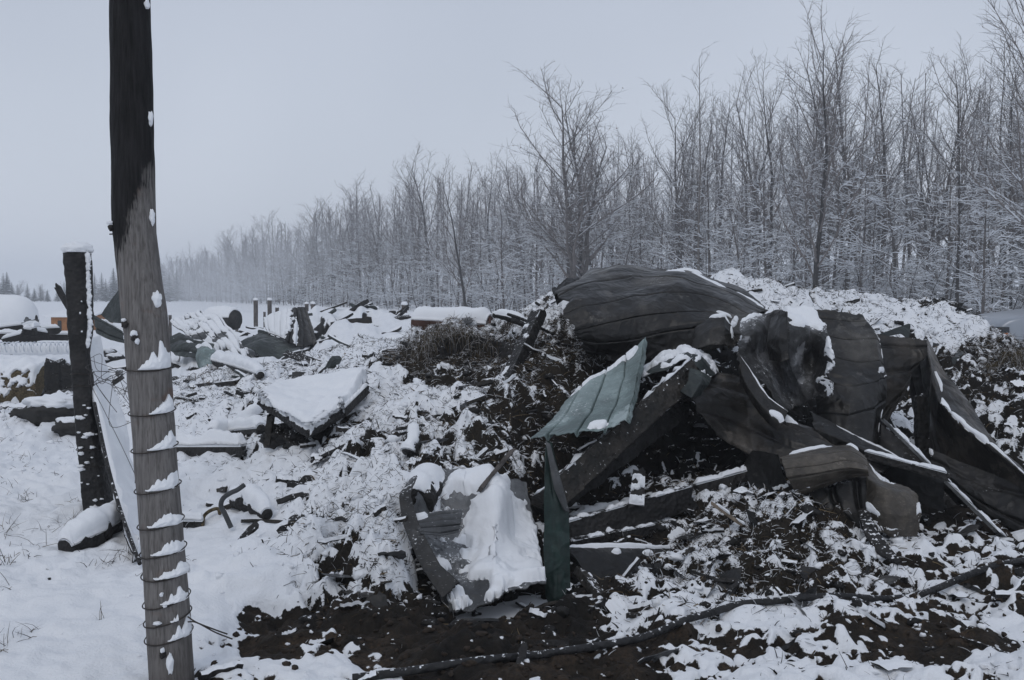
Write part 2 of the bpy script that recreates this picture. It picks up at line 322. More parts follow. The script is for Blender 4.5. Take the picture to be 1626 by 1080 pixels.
k(1300,(1085,3.62,.45,.66,0,.8),(1030,4.0,.5,.5,0,.9),(960,4.55,.6,.6,.3,.5),(900,5.1,.9,.5,.6,0),(840,5.45,1,.42,.6,0),(790,5.9,.9,.35,.3,0),(740,6.6,.7,.1,0,0),(640,7.6,.6,.2,0,0),(560,9,.6,.7,0,0),(482,10.8,.9,.92,.2,0),(478,11.8,.8,1,.1,0),(507,20,.3,1,0,0))
k(1400,(1085,3.62,.45,.72,0,.8),(1020,4.05,.4,.45,0,1),(960,4.55,.6,.55,.2,.8),(910,5.0,.8,.62,.3,.3),(870,5.4,.7,.75,.2,.2),(830,5.9,.7,.4,.2,0),(760,6.9,.6,.2,0,0),(680,7.6,.8,.6,0,0),(600,8.4,.9,.7,.2,0),(494,11,.8,.92,.1,0),(490,12,.7,1,.1,0),(506,20,.3,1,0,0))
k(550, (600,10.5,.5,.95,0,0),(575,13,.6,.85,0,0),(540,17,.9,.7,0,0),(508,19.5,1,.75,0,0),(489,21.5,1,.8,0,0),(515,25,.4,1,0,0))
k(1500,(1085,3.62,.45,.70,0,.8),(1010,4.1,.4,.42,0,1),(950,4.65,.55,.58,.1,.9),(890,5.2,.6,.66,.1,.6),(845,5.75,.7,.55,.1,.5),(800,6.4,.6,.2,0,0),(740,7.2,.8,.4,.2,0),(640,8.3,1,.55,.3,0),(580,9.0,1,.5,.3,0),(540,9.8,.8,.85,.1,0),(497,11.5,.9,.88,.1,0),(500,12.6,.7,.95,.1,0),(506,22,.3,1,0,0))
k(1600,(1085,3.62,.45,.70,0,.8),(1010,4.1,.4,.6,0,1),(950,4.65,.55,.58,.1,.9),(890,5.2,.6,.58,.1,.6),(850,5.8,.8,.35,.1,.5),(770,6.9,.9,.5,.2,0),(700,7.3,1,.6,.2,0),(620,8.0,1,.55,.3,0),(575,8.7,1,.45,.8,0),(564,9.3,1,.5,.9,0),(563,12,.8,.9,.3,0),(580,15,.8,1,.1,0),(588,17.8,.3,1,0,0),(545,30,.1,1,0,0),(504,64,0,1,0,0))
k(1800,(1085,3.62,.4,.9,0,.6),(950,4.65,.5,.8,.1,.8),(850,5.8,.8,.5,.1,.5),(700,7.5,1,.6,.2,0),(590,9,1,.6,.8,0),(590,12,.8,.95,.1,0),(545,30,.1,1,0,0),(505,64,0,1,0,0))
Kp = np.array([P(a[0], a[1], a[2]) for a in K]); Kv = np.array([a[3:] for a in K], float)
def warp(x, y):
    y = np.maximum(y, .2); return np.stack([np.clip(x/y, -1.2, 1.2)*4.0, np.log(y)*3.0], -1)
Kq = warp(Kp[:, 0], Kp[:, 1])
# extra anchors: flat ground around
ex = [(u*d, d, 0.) for u in (-1.2, -.9, -.3, .1, .4, .9, 1.2) for d in (1.0, 2.2, 90, 400)]+[(u*d, d, 0.) for u in (-1.1, 1.1) for d in (4, 8, 15, 30)]
ex = np.array(ex); Eq = warp(ex[:, 0], ex[:, 1])
Zq = np.concatenate([Kq, Eq]); Zv = np.concatenate([Kp[:, 2], ex[:, 2]])
def phi(r): return np.sqrt(r*r+.015)
A = phi(np.linalg.norm(Zq[:, None]-Zq[None], axis=2))+np.eye(len(Zq))*-.004
Wz = np.linalg.solve(A, Zv)
Aq = np.concatenate([Kq, Eq]); Av = np.concatenate([Kv, np.tile([[.2, .95, 0, .2]], (len(Eq), 1))])
def base_fields(x, y):
    """smooth height, rough, cover, hay, brown"""
    q = warp(x.ravel(), y.ravel()); z = np.empty(len(q)); a = np.empty((len(q), 4))
    for i in range(0, len(q), 20000):
        s = slice(i, i+20000); r2 = ((q[s, None, :]-Aq[None])**2).sum(2); r = np.sqrt(r2)
        z[s] = phi(r)@Wz; r = np.sqrt(r2+((z[s][:, None]-Zv[None])*2.5)**2); ww = 1/(r+.03)**4; a[s] = ww@Av/ww.sum(1)[:, None]
    return z.reshape(x.shape), a.reshape(x.shape+(4,))
uu = np.concatenate([np.linspace(-3, -.78, 24)[:-1], np.linspace(-.78, -.64, 40)[:-1], np.linspace(-.64, .64, 1250), np.linspace(.64, .78, 40)[1:], np.linspace(.78, 3, 24)[1:]])
dd = np.concatenate([np.geomspace(.4, 3.0, 40)[:-1], np.geomspace(3.0, 13, 760), np.geomspace(13, 36, 130)[1:], np.geomspace(36, 800, 90)[1:]])
cu = np.unique(np.concatenate([np.arange(0, len(uu), 6), [len(uu)-1]])); cd = np.unique(np.concatenate([np.arange(0, len(dd), 5), [len(dd)-1]]))
Xc = uu[cu][None]*dd[cd][:, None]; Yc = np.tile(dd[cd][:, None], (1, len(cu)))
zc, ac = base_fields(Xc, Yc)
def upsample(a):
    t = np.interp(np.arange(len(dd)), cd, np.arange(len(cd))); i = np.minimum(t.astype(int), len(cd)-2); f = (t-i)[:, None]
    b = a[i]*(1-f)+a[i+1]*f
    t = np.interp(np.arange(len(uu)), cu, np.arange(len(cu))); i = np.minimum(t.astype(int), len(cu)-2); f = (t-i)[None]
    return b[:, i]*(1-f)+b[:, i+1]*f
GX = uu[None]*dd[:, None]; GY = np.tile(dd[:, None], (1, len(uu)))
Z0 = upsample(zc); RO = np.clip(upsample(ac[..., 0]), 0, 1); CV = np.clip(upsample(ac[..., 1]), 0, 1); HY = np.clip(upsample(ac[..., 2]), 0, 1); BR = np.clip(upsample(ac[..., 3]), 0, 1)
far = 1+np.clip(GY-8, 0, 30)/14
def blur(a, n=1):
    for _ in range(n):
        b = np.pad(a, 1, mode='edge')
        a = (b[1:-1, :-2]+2*b[1:-1, 1:-1]+b[1:-1, 2:])/4
        b = np.pad(a, 1, mode='edge'); a = (b[:-2, 1:-1]+2*b[1:-1, 1:-1]+b[2:, 1:-1])/4
    return a
X, Y = GX/far, GY/far
n1 = fbm(X/.55, Y/.55, 1.5, 2); n2 = 1-np.abs(pn(X/.20, Y/.20, 4.5))*2.2; n3 = pn(X/.09, Y/.09, 7.1); n4 = pn(X/.04, Y/.04, 2.2)
n5 = pn(X/.9, Y/.9, 9.1)
wx = .06*pn(X/.15, Y/.15, 61.); wy = .06*pn(X/.15, Y/.15, 71.)
b1 = np.abs(pn((X+wx)/.30, (Y+wy)/.26, 33.+Z0/.3))*2-.55; b2 = np.abs(pn((X+wx)/.13, (Y+wy)/.12, 43.+Z0/.12))*2-.55; b3 = np.abs(pn(X/.062, Y/.058, 53.+Z0/.06))*2-.55
md = pn(X/.55, Y/.5, 81.)+.5*pn(X/.22, Y/.22, 91.)
sm_ = sstep(.05, .45, md)*np.clip((CV-.45)*4, 0, 1)
CV = np.clip(CV+.25*sm_*(RO > .3)-.12*sstep(.1, .5, -md)*(RO > .4), 0, 1)
bl_ = np.clip(RO*1.15-.1, 0, 1)*(1-.8*sm_)
ro = RO*(.85+.5*pn(X/.8, Y/.8, 12.2)); ro = np.clip(ro, 0, 1.2); ro_f = ro*(1-.85*sm_); fade = 1-sstep(30, 60, GY)
B = Z0+fade*far**.6*((ro*(.145*n1+.10*b1)+ro_f*(.03*n2+.022*n3+.012*n4+.045*b2+.017*b3))+(1-RO)*(1-CV)*.016*(b2+n4)+.018*n5+.006*n3*(1-CV*.7)+.026*n1*(1-RO)+.008*b1*(1-RO))
def nz_of(z):
    g = np.stack([GX, GY, z], 2); n = gnorm(g); return np.abs(n[..., 2])
nz = nz_of(B)
pat = fbm(X/.32+50+Y*.6, Y/.20, 3.3, 4)
pat2 = pn(X/.10, Y/.10, 21.3)
score = CV*2.0-.90+(.50*pat+.34*pat2+.26*pn(X/.045, Y/.045, 25.)*np.clip(1.3-CV, 0, 1))*(1.15-.75*CV*(CV > .9))-1.3*(1-nz)*(.7+.6*ro)-.25*n3*ro+bl_*(.30*b1+.55*b2+.60*b3+.06)
Ms = sstep(-.07, .07, score)
Zs = B+(.008+.065*np.clip((CV-.25)*1.35, 0, 1)**1.5*(.5+np.clip(RO,0,1)))*blur(Ms, 2)*(1+.25*n3)*far**.4*fade
Zs = Zs+(blur(Zs, 4)-Zs)*(.25+.65*blur(Ms, 1))
SNW = np.clip(.5+blur(score, 1)*(2.3-1.5*np.clip(HY*1.6, 0, 1)), 0, 1)
def gz(x, y):
    x = np.asarray(x, float); y = np.maximum(np.asarray(y, float), .45); u = np.clip(x/y, -2.9, 2.9)
    i = np.interp(y, dd, np.arange(len(dd))); j = np.interp(u, uu, np.arange(len(uu)))
    i0 = np.minimum(i.astype(int), len(dd)-2); j0 = np.minimum(j.astype(int), len(uu)-2); fi = i-i0; fj = j-j0
    return (Zs[i0, j0]*(1-fi)*(1-fj)+Zs[i0+1, j0]*fi*(1-fj)+Zs[i0, j0+1]*(1-fi)*fj+Zs[i0+1, j0+1]*fi*fj)
def G(px, py, dmin=2.5):
    ds = np.geomspace(dmin, 200, 1200); pts = np.array([P(px, py, 1.)-np.array([0, 0, H])])*ds[:, None]+np.array([0, 0, H])
    hit = np.where(pts[:, 2] <= gz(pts[:, 0], pts[:, 1]))[0]
    i = hit[0] if len(hit) else len(ds)-1
    return pts[i], ds[i]
# split the surface into the ground and the heaps that stand on it
F0 = gfaces(len(dd), len(uu)); zfc = blur(Z0, 2).ravel(); fz = zfc[F0].mean(1); fx = GX.ravel()[F0].mean(1); fy = GY.ravel()[F0].mean(1)
fpx = CX+fx/fy*F; wob = pn(fx*1.2, fy*1.2, 5.)*.05
hid = np.zeros(len(F0), int); hp = fz+wob > .13
hid[hp & (fpx > 380) & (fpx < 865) & (fy < 14) & (fy > 4)] = 1
hid[hp & (fpx >= 865) & (fpx < 1480) & (fy < 9.2)] = 2
hid[hp & (fpx >= 865) & (fpx < 1545) & (fy >= 9.2) & (fy < 17)] = 3
hid[hp & (fpx >= 1480) & (fpx < 1900) & (fy < 9.2)] = 4
hid[hp & (fpx >= 1545) & (fpx < 1900) & (fy >= 9.2) & (fy < 22)] = 4
hid[hp & (fpx > 440) & (fpx < 680) & (fy >= 16) & (fy < 27)] = 5
hid[(fz+wob > .06) & (fpx > -40) & (fpx < 135) & (fy > 9.2) & (fy < 13)] = 6
allv = np.stack([GX, GY, Zs], 2).reshape(-1, 3); at = dict(snow=SNW.ravel(), hay=HY.ravel(), brown=BR.ravel())
def sub(name, sel, **kw):
    f = F0[sel]; u_, inv = np.unique(f, return_inverse=True)
    o = mesh_np(name, allv[u_], inv.reshape(-1, 4), GROUND, attrs={a: b[u_] for a, b in at.items()}); tag(o, **kw); return o
sub('ground', hid == 0, kind='structure')
lbl = {1: ('debris_heap', 'wide snow-covered heap of earth, straw and burnt rubble left of the dark green upright strip'),
       2: ('debris_heap', 'dark heap of straw, soot and splinters under the charred metal sheets'),
       3: ('debris_heap', 'long lumpy snow-topped heap behind the big burnt roof sheet'),
       4: ('debris_heap', 'snowy brush and hay heap at the right edge beyond the leaning brown sheet'),
       5: ('debris_heap', 'far low heap of snowy clods in the field beside the fence posts'),
       6: ('debris_heap', 'small snowy heap with dark gaps left of the charred post')}
for i_, (n_, l_) in lbl.items():
    if (hid == i_).any(): sub(n_, hid == i_, label=l_, cat='debris heap', group='heaps of fire debris')
# far ground all round the camera so that the sheet reaches the horizon on every side
a_ = np.linspace(0, 2*math.pi, 65); rr = np.array([0, 3, 20, 100, 800])
vv = np.stack([np.cos(a_)[None]*rr[:, None], np.sin(a_)[None]*rr[:, None], np.full((5, 65), -.12)], 2)
fld = mesh_np('snow_field', vv, gfaces(5, 65), SNOW); tag(fld, kind='structure')
exec_stage = True

# ---------------------------------------------------------------- straw and twigs over the heaps
def strands(name, n, wfun, col_w, lmin, lmax, rad, seed, label=None, up=.35, snowfrac=.3, hang=0):
    r = np.random.default_rng(seed)
    wgt = np.clip(wfun, 0, None).ravel().copy(); ar = (np.gradient(GX, axis=1)*np.gradient(GY, axis=0)).ravel()
    p = wgt*np.abs(ar)/np.clip(GY.ravel(), 1, None)**.8; p /= p.sum()
    idx = r.choice(len(p), n, p=p); base = allv[idx]+r.normal(size=(n, 3))*[.012, .012, .0]
    az_ = r.uniform(0, 2*math.pi, n); el_ = r.normal(up, .45, n)
    L = r.uniform(lmin, lmax, n)*(.5+r.random(n)); fr = (1+np.clip(base[:, 1]-8, 0, 20)/10); L *= fr**.5
    d = np.stack([np.cos(az_)*np.cos(el_), np.sin(az_)*np.cos(el_), np.sin(el_)], 1); bend = r.normal(size=(n, 3))*.35-np.array([0, 0, .45+hang])
    ts = np.array([-.15, .3, .65, 1.]); pts = base[:, None]+d[:, None]*(L[:, None, None]*ts[None, :, None])+bend[:, None]*(L[:, None, None]*(ts**2)[None, :, None]*.5)
    rd = rad*(.6+.9*r.random(n))*fr
    s = np.cross(d, [0, 0, 1.]); s /= np.linalg.norm(s, axis=1)[:, None]+1e-6; u2 = np.cross(s, d)
    a3 = np.array([math.pi/2, math.pi*7/6, -math.pi/6]); tp = np.array([1, .9, .7, .25])
    ring = pts[:, :, None]+(np.cos(a3)[None, None, :, None]*s[:, None, None]+np.sin(a3)[None, None, :, None]*u2[:, None, None])*(rd[:, None, None, None]*tp[None, :, None, None])
    v = ring.reshape(-1, 3); b = (np.arange(n)*12)[:, None]
    f = []
    for seg in range(3):
        for q in range(3):
            f.append(np.concatenate([b+seg*3+q, b+seg*3+(q+1) % 3, b+seg*3+3+(q+1) % 3, b+seg*3+3+q], 1))
    f = np.concatenate(f)
    pal = np.array([(.010, .009, .008), (.030, .022, .015), (.085, .062, .035), (.17, .13, .08)]); c = pal[r.choice(4, n, p=col_w)]*(.6+.8*r.random((n, 1)))
    snw = (r.random(n) < snowfrac); cc = np.repeat(c[:, None], 12, 1)
    topi = np.tile([True, False, False], 4)
    cc[snw] = np.where(topi[None, :, None], np.array([.72, .75, .79]), cc[snw]*.5+.30)
    cols = np.concatenate([cc.reshape(-1, 3), np.ones((n*12, 1))], 1)
    o = mesh_np(name, v, f, STRAND, cols=cols, smooth=False); tag(o, label=label, cat=name.replace('_', ' '), kind='stuff'); return o
inn = (np.abs(GX/GY) < .64) & (GY < 15) & (GY > 3.4)
strands('dark_twigs', 30000, np.where(inn, np.clip(RO-.25, 0, 1)**1.5, 0), (.62, .28, .08, .02), .02, .06, .0018, 1, 'dark charred twigs and splinters scattered over the debris heaps', snowfrac=.15)
strands('straw', 46000, np.where(inn, np.clip(RO-.2, 0, 1)*(HY**1.5), 0), (.22, .36, .30, .12), .02, .075, .0016, 2, 'tangled old straw and hay clinging to the debris heaps', snowfrac=.36)
strands('dry_grass', 700, np.where((np.abs(GX/GY) < .64) & (GY < 11) & (GY > 3.4), np.clip(1-RO*1.4, 0, 1)*(CV > .8)*(pn(GX/.35, GY/.35, 31.) > .38), 0), (.2, .4, .3, .1), .04, .11, .0015, 5, 'dry grass stalks poking through smooth snow', up=.7, snowfrac=.15)
# tufts: dense little clumps of snowed brush
strands('snowy_brush', 12000, np.where(inn, np.clip(RO-.4, 0, 1)*(CV > .3)*(pn(GX/.25, GY/.25, 41.) > .1), 0), (.5, .3, .15, .05), .02, .06, .0042, 8, 'short snow-laden stems bristling from the debris heaps', up=.5, snowfrac=.62)

PXX_ = CX+GX/GY*F
GROUNDB = M_plain('frozen_earth', (.030, .022, .016), .9, 40, .7)
# clods and lumps of snow breaking the heap surface
def lumps(name, n, wfun, smin, smax, mat, seed, label, flat=.6, sink=.3, ring=(5, 8)):
    r = np.random.default_rng(seed); wgt = np.clip(wfun, 0, None).ravel(); ar = np.abs((np.gradient(GX, axis=1)*np.gradient(GY, axis=0)).ravel())
    p = wgt*ar/np.clip(GY.ravel(), 1, None); p /= p.sum(); idx = r.choice(len(p), n, p=p); base = allv[idx]
    nr, ns = ring; th = np.linspace(0.02, math.pi-.02, nr); ph = np.linspace(0, 2*math.pi, ns, endpoint=False)
    u = np.stack([np.sin(th)[:, None]*np.cos(ph)[None], np.sin(th)[:, None]*np.sin(ph)[None], np.tile(np.cos(th)[:, None], (1, ns))], 2).reshape(-1, 3)
    S = r.uniform(smin, smax, n)*(.6+.8*r.random(n)**2)*(1+np.clip(base[:, 1]-8, 0, 20)/14); an = r.uniform(0, 2*math.pi, n); st = r.uniform(.7, 1.5, n)
    v = u[None]*S[:, None, None]*np.stack([st, 1/st, np.full(n, flat)*r.uniform(.7, 1.3, n)], 1)[:, None]
    ca, sa = np.cos(an)[:, None], np.sin(an)[:, None]; v = np.stack([v[..., 0]*ca-v[..., 1]*sa, v[..., 0]*sa+v[..., 1]*ca, v[..., 2]], 2)
    off = r.uniform(0, 99, (n, 1)); nn = pn(u[None, :, 0]*1.6+off, u[None, :, 1]*1.6, u[None, :, 2]*1.6)
    v = v*(1+.8*nn[..., None]); v = v+base[:, None]+np.array([0, 0, 1])*(S*flat*(.5-sink))[:, None, None]
    f = []
    for i in range(nr-1):
        for j in range(ns): f.append((i*ns+j, (i+1)*ns+j, (i+1)*ns+(j+1) % ns, i*ns+(j+1) % ns))
    f = (np.array(f)[None]+(np.arange(n)*nr*ns)[:, None, None]).reshape(-1, 4)
    o = mesh_np(name, v.reshape(-1, 3), f, mat); tag(o, label=label, cat=name.replace('_', ' '), kind='stuff'); return o
lumps('dark_clods', 700, np.where(inn, np.clip(RO-.35, 0, 1)*np.clip(.75-CV,0,1), 0), .015, .05, BRANCHC, 11, 'dark burnt clods strewn through the debris heaps')
lumps('soil_clods', 900, np.where((PXX_ > 300) & (GY < 5.6) & (GY > 3.4) & (np.abs(GX/GY) < .64), np.clip(.8-CV, 0, 1), 0), .006, .022, GROUNDB, 14, 'small frozen clods of earth on the bare ground')
lumps('snow_clumps', 1500, np.where(inn, np.clip(RO-.3, 0, 1)*np.clip(CV-.3, 0, 1), 0), .010, .032, SNOW, 12, 'small clumps of snow sitting on the debris heaps', .65, .25, (6, 9))
lumps('snow_crumbs', 420, np.where((np.abs(GX/GY) < .64) & (GY < 6) & (GY > 3.4), (CV < .75)*.5+.05, 0), .004, .013, SNOW, 13, 'loose crumbs of snow scattered on bare dark earth', .6, .2)

def fragments(name, n, wfun, lr, wr_, tr, mats, seed, label, snowp=.5):
    r = np.random.default_rng(seed); wgt = np.clip(wfun, 0, None).ravel(); ar = np.abs((np.gradient(GX, axis=1)*np.gradient(GY, axis=0)).ravel())
    p = wgt*ar/np.clip(GY.ravel(), 1, None); p /= p.sum(); idx = r.choice(len(p), n, p=p); vs, fs, ms = [], [], []
    for q, i in enumerate(idx):
        c = allv[i]; Ln = r.uniform(*lr)*(.5+r.random()); W = r.uniform(*wr_); T_ = r.uniform(*tr); a = r.normal(.2, .9); e = r.normal(.1, .28); ro_ = r.normal(0, .5); k_ = 9; u = np.linspace(-.5, .5, k_)
        d = np.array([math.cos(a)*math.cos(e), math.sin(a)*math.cos(e), math.sin(e)]); s = np.cross(d, [0, 0, 1]); s /= np.linalg.norm(s); up = np.cross(s, d); s, up = s*math.cos(ro_)+up*math.sin(ro_), up*math.cos(ro_)-s*math.sin(ro_)
        if up[2] < 0: up = -up; s = -s
        off = r.uniform(0, 50); wv = W/2*(1+.45*pn(u*6+off, u*0, 1.))*(1-.5*np.abs(u*2)**6*r.random()); bend = up[None]*(r.normal(0, .12)*Ln*(u**2)[:, None])+s[None]*(pn(u*4+off, u*0, 2.)*.02)[:, None]
        cen = c+np.array([0, 0, .01])+d[None]*(u*Ln)[:, None]+bend; st = (.006+.014*r.random())*(1+.6*pn(u*9+off, u*0, 3.)) if r.random() < snowp*up[2] else np.zeros(k_)
        j = .3*pn(u*14+off, u*0, 5.)
        ring = np.stack([cen-s*wv[:, None]-up*T_/2, cen+s*(wv*(1+j))[:, None]-up*T_/2, cen+s*(wv*(1+j))[:, None]+up*T_/2, cen+up*(T_/2+st)[:, None], cen-s*wv[:, None]+up*T_/2], 1)
        v = ring.reshape(-1, 3); b = np.arange(k_-1)[:, None]*5; m0 = int(r.integers(len(mats)-1)); f = []; m = []
        for w_ in range(5):
            w2 = (w_+1) % 5; f.append(np.concatenate([b+w_, b+w2, b+5+w2, b+5+w_], 1)); m.append(np.full(k_-1, len(mats)-1 if (st[0] != 0 and w_ in (2, 3)) else m0))
        for b0 in (0, (k_-1)*5): f.append(np.array([[b0, b0+1, b0+2, b0+4], [b0+2, b0+3, b0+4, b0+4]])); m.append(np.array([m0, m0]))
        vs.append(v); fs.append(np.concatenate(f)+q*k_*5); ms.append(np.concatenate(m))
    fs = np.concatenate(fs); o = mesh_np(name, np.concatenate(vs), fs, mats, mi=np.concatenate(ms), smooth=False); tag(o, label, name.replace('_', ' '), kind='stuff'); return o
PXX = CX+GX/GY*F
den = .12*((PXX > 330) & (PXX < 1626) & (GY < 4.8) & (CV < .8) & (GY > 3.4))+np.where(inn & (GY < 13), np.clip(RO-.45, 0, 1)*(1+2.5*((PXX > 860) & (PXX < 1420) & (GY < 8))+.8*((PXX > 560) & (PXX < 860)))*(1.2-CV*.6), 0)
fragments('charred_splinters', 340, den, (.05, .26), (.010, .035), (.008, .03), [CHAR, CHAR_D, BURNT_D, SNOW], 51, 'charred splinters and broken board ends jumbled through the debris heaps', .55)
fragments('metal_shreds', 170, den, (.06, .26), (.04, .15), (.002, .004), [BURNT, BURNT_D, GREYM, SNOW], 52, 'small torn shreds of burnt sheet metal jumbled through the debris heaps', .5)
fragments('far_scraps', 80, np.where((np.abs(GX/GY) < .62) & (GY > 11) & (GY < 26) & (PXX < 700), .05+np.clip(RO-.3, 0, 1)*(1.2-CV), 0), (.2, .8), (.05, .16), (.03, .08), [CHAR, CHAR_D, GREENM, SNOW], 53, 'dark scraps and boards half buried in the snow of the far left field', .8)
fragments('left_scraps', 60, np.where((PXX > 270) & (PXX < 560) & (GY > 5) & (GY < 13), np.clip(RO-.15, 0, 1), 0), (.06, .3), (.02, .06), (.015, .04), [CHAR, CHAR_D, CHAR, SNOW], 54, 'dark broken pieces poking from the snow right of the tall grey post', .7)

# ---------------------------------------------------------------- sheets, boards, logs
def PR(rows): return np.array([[P(*q) for q in r] for r in rows])
def tri(x): x = np.abs((x % 1.)*2-1); return x*2-1
def creases(g, s, seed):
    q = np.random.default_rng(int(seed*13+5)); h = 0; w1 = pn(g[..., 0]*s*.6+seed, g[..., 1]*s*.6, g[..., 2]*s*.6)
    for i in range(5):
        d = q.normal(size=3); d /= np.linalg.norm(d); f = s*(.35+.28*i); m = sstep(-.1, .45, pn(g[..., 0]*s*.5+i*11+seed, g[..., 1]*s*.5, g[..., 2]*s*.5))
        h = h+tri((g@d)*f+q.random()*5+.22*w1)*m/(1+.7*i)
    return h
def surf(rows, nu, nv, rib=None, crumple=(0, 1), seed=0, lin=False, ragged=0):
    g = PR(rows) if not isinstance(rows, np.ndarray) else rows
    g_l = np.swapaxes(cr(np.swapaxes(cr(g, nv, True), 0, 1), nu, True), 0, 1)
    g = np.swapaxes(cr(np.swapaxes(cr(g, nv, lin), 0, 1), nu, lin), 0, 1); g = g*.4+g_l*.6
    n = gnorm(g); u = np.linspace(0, 1, nu)[None]; v = np.linspace(0, 1, nv)[:, None]
    if ragged:
        c = g.mean((0, 1)); e = np.maximum(np.abs(u*2-1), np.abs(v*2-1))**6
        rr_ = fbm(u*7+seed+0*v, v*7+0*u, seed*1.3, 3)+.5*pn(u*26+seed+0*v, v*26+0*u, 7.7)
        g = g+(g-c)*(e*rr_*ragged)[..., None]
    h = 0
    if rib:
        ax, cnt, hh, ww = rib; t = (u if ax == 'u' else v)*cnt+.5; t = np.abs(t-np.round(t))*2
        h = h+hh*(1-sstep(0, ww, t+0*u+0*v))
    if crumple[0]:
        s = crumple[1]; a = fbm(g[..., 0]*s+seed, g[..., 1]*s, g[..., 2]*s, 3); b = 1-np.abs(pn(g[..., 0]*s*.7+seed*3, g[..., 1]*s*.7, g[..., 2]*s*.7))*2
        h = h+crumple[0]*(a*.35+b*.25+creases(g, s*.9, seed)*1.3)+crumple[0]*.22*creases(g, s*3.1, seed+4)
    return g+n*(h[..., None] if not np.isscalar(h) else 0)
def facing(g):
    n = gnorm(g); c = g-np.array([0, 0, H]); s = np.sign(-(n*c).sum(2).mean()) or 1
    return s
def snow_on(g, parent, cover=.5, th=.02, seed=0, blobs=(), name='snow_patch', nzmin=.25, sc=9, soft=0, namp=.45):
    """a pillow of snow on the upward side of a grid surface"""
    nv, nu, _ = g.shape; n = gnorm(g); n = n*np.sign(n[..., 2:3]+1e-9); u = np.linspace(0, 1, nu)[None]+np.zeros((nv, 1)); v = np.linspace(0, 1, nv)[:, None]+np.zeros((1, nu))
    ns = fbm(g[..., 0]*sc+seed, g[..., 1]*sc, g[..., 2]*sc, 3)
    m = (cover-.5)*2+namp*ns+(n[..., 2]-nzmin-.35)*.9-soft*(np.abs(v*2-1)**3+.0*u if nu < 20 or soft > 0 else 0)
    for (bu, bv, ru, rv) in blobs: m = np.maximum(m, (1-np.sqrt(((u-bu)/ru)**2+((v-bv)/rv)**2))*1.2+.42*ns)
    e = np.minimum(np.minimum(u, 1-u)*nu, np.minimum(v, 1-v)*nv)
    low = 1+.55*fbm(g[..., 0]*sc*.35+seed, g[..., 1]*sc*.35, g[..., 2]*sc*.35, 3)+.06*pn(g[..., 0]*sc*3, g[..., 1]*sc*3, g[..., 2]*sc*3)
    hgt = th*low*np.sqrt(np.clip(sstep(-.02, .45, m), 0, 1))*sstep(-1, 3, e)
    keep = (m > -.02); F_ = gfaces(nv, nu); kf = keep.ravel()[F_].any(1).reshape(nv-1, nu-1)
    upv = np.array([0, 0, 1.])*.8+n*.4
    top = g+upv*(hgt[..., None]+.003)-n*(.004*(~keep))[..., None]; bot = g-n*.002; N = nv*nu
    vall = np.concatenate([top.reshape(-1, 3), bot.reshape(-1, 3)])
    lab = np.where(kf, np.arange(kf.size).reshape(kf.shape)+1, 0)
    while True:
        b = np.pad(lab, 1); mx = np.max([b[i:i+kf.shape[0], j:j+kf.shape[1]] for i in range(3) for j in range(3)], 0); l2 = np.where(kf, mx, 0)
        if (l2 == lab).all(): break
        lab = l2
    ids, c_ = np.unique(lab[lab > 0], return_counts=True); o = None
    for id_ in ids[np.argsort(-c_)][:10]:
        sel = (lab == id_).ravel()
        if sel.sum() < 8: continue
        f = F_[sel]
        ed = np.concatenate([f[:, [0, 1]], f[:, [1, 2]], f[:, [2, 3]], f[:, [3, 0]]]); key = np.sort(ed, 1)
        kk = key[:, 0].astype(np.int64)*N+key[:, 1]; un, ind, cnt = np.unique(kk, return_index=True, return_counts=True); be = ed[ind[cnt == 1]]
        sk = np.stack([be[:, 0], be[:, 1], be[:, 1]+N, be[:, 0]+N], 1)
        q, inv = np.unique(np.concatenate([f, sk]), return_inverse=True)
        o = mesh_np(name, vall[q], inv.reshape(-1, 4), SNOW, parent)
    return o
def sheet(name, label, cat, rows, mat, nu=90, nv=90, th=.005, rib=None, crumple=(.01, 3), seed=1, snow=None, group=None, ragged=.02, partname='panel', lin=False, parent=None):
    if 70 <= seed <= 74: rows = [[(a_, b_, c_*.95) for a_, b_, c_ in q_] for q_ in rows]   # keep these clear of the snow
    g = surf(rows, nu, nv, rib, crumple, seed, lin, ragged)
    t = parent or thing(name, g.reshape(-1, 3)[g[..., 2].argmin()], label, cat, group)
    v, f = shell(g, th); mesh_np(partname, v, f, mat, t)
    if snow: snow_on(g, t, seed=seed, **snow)
    return t, g
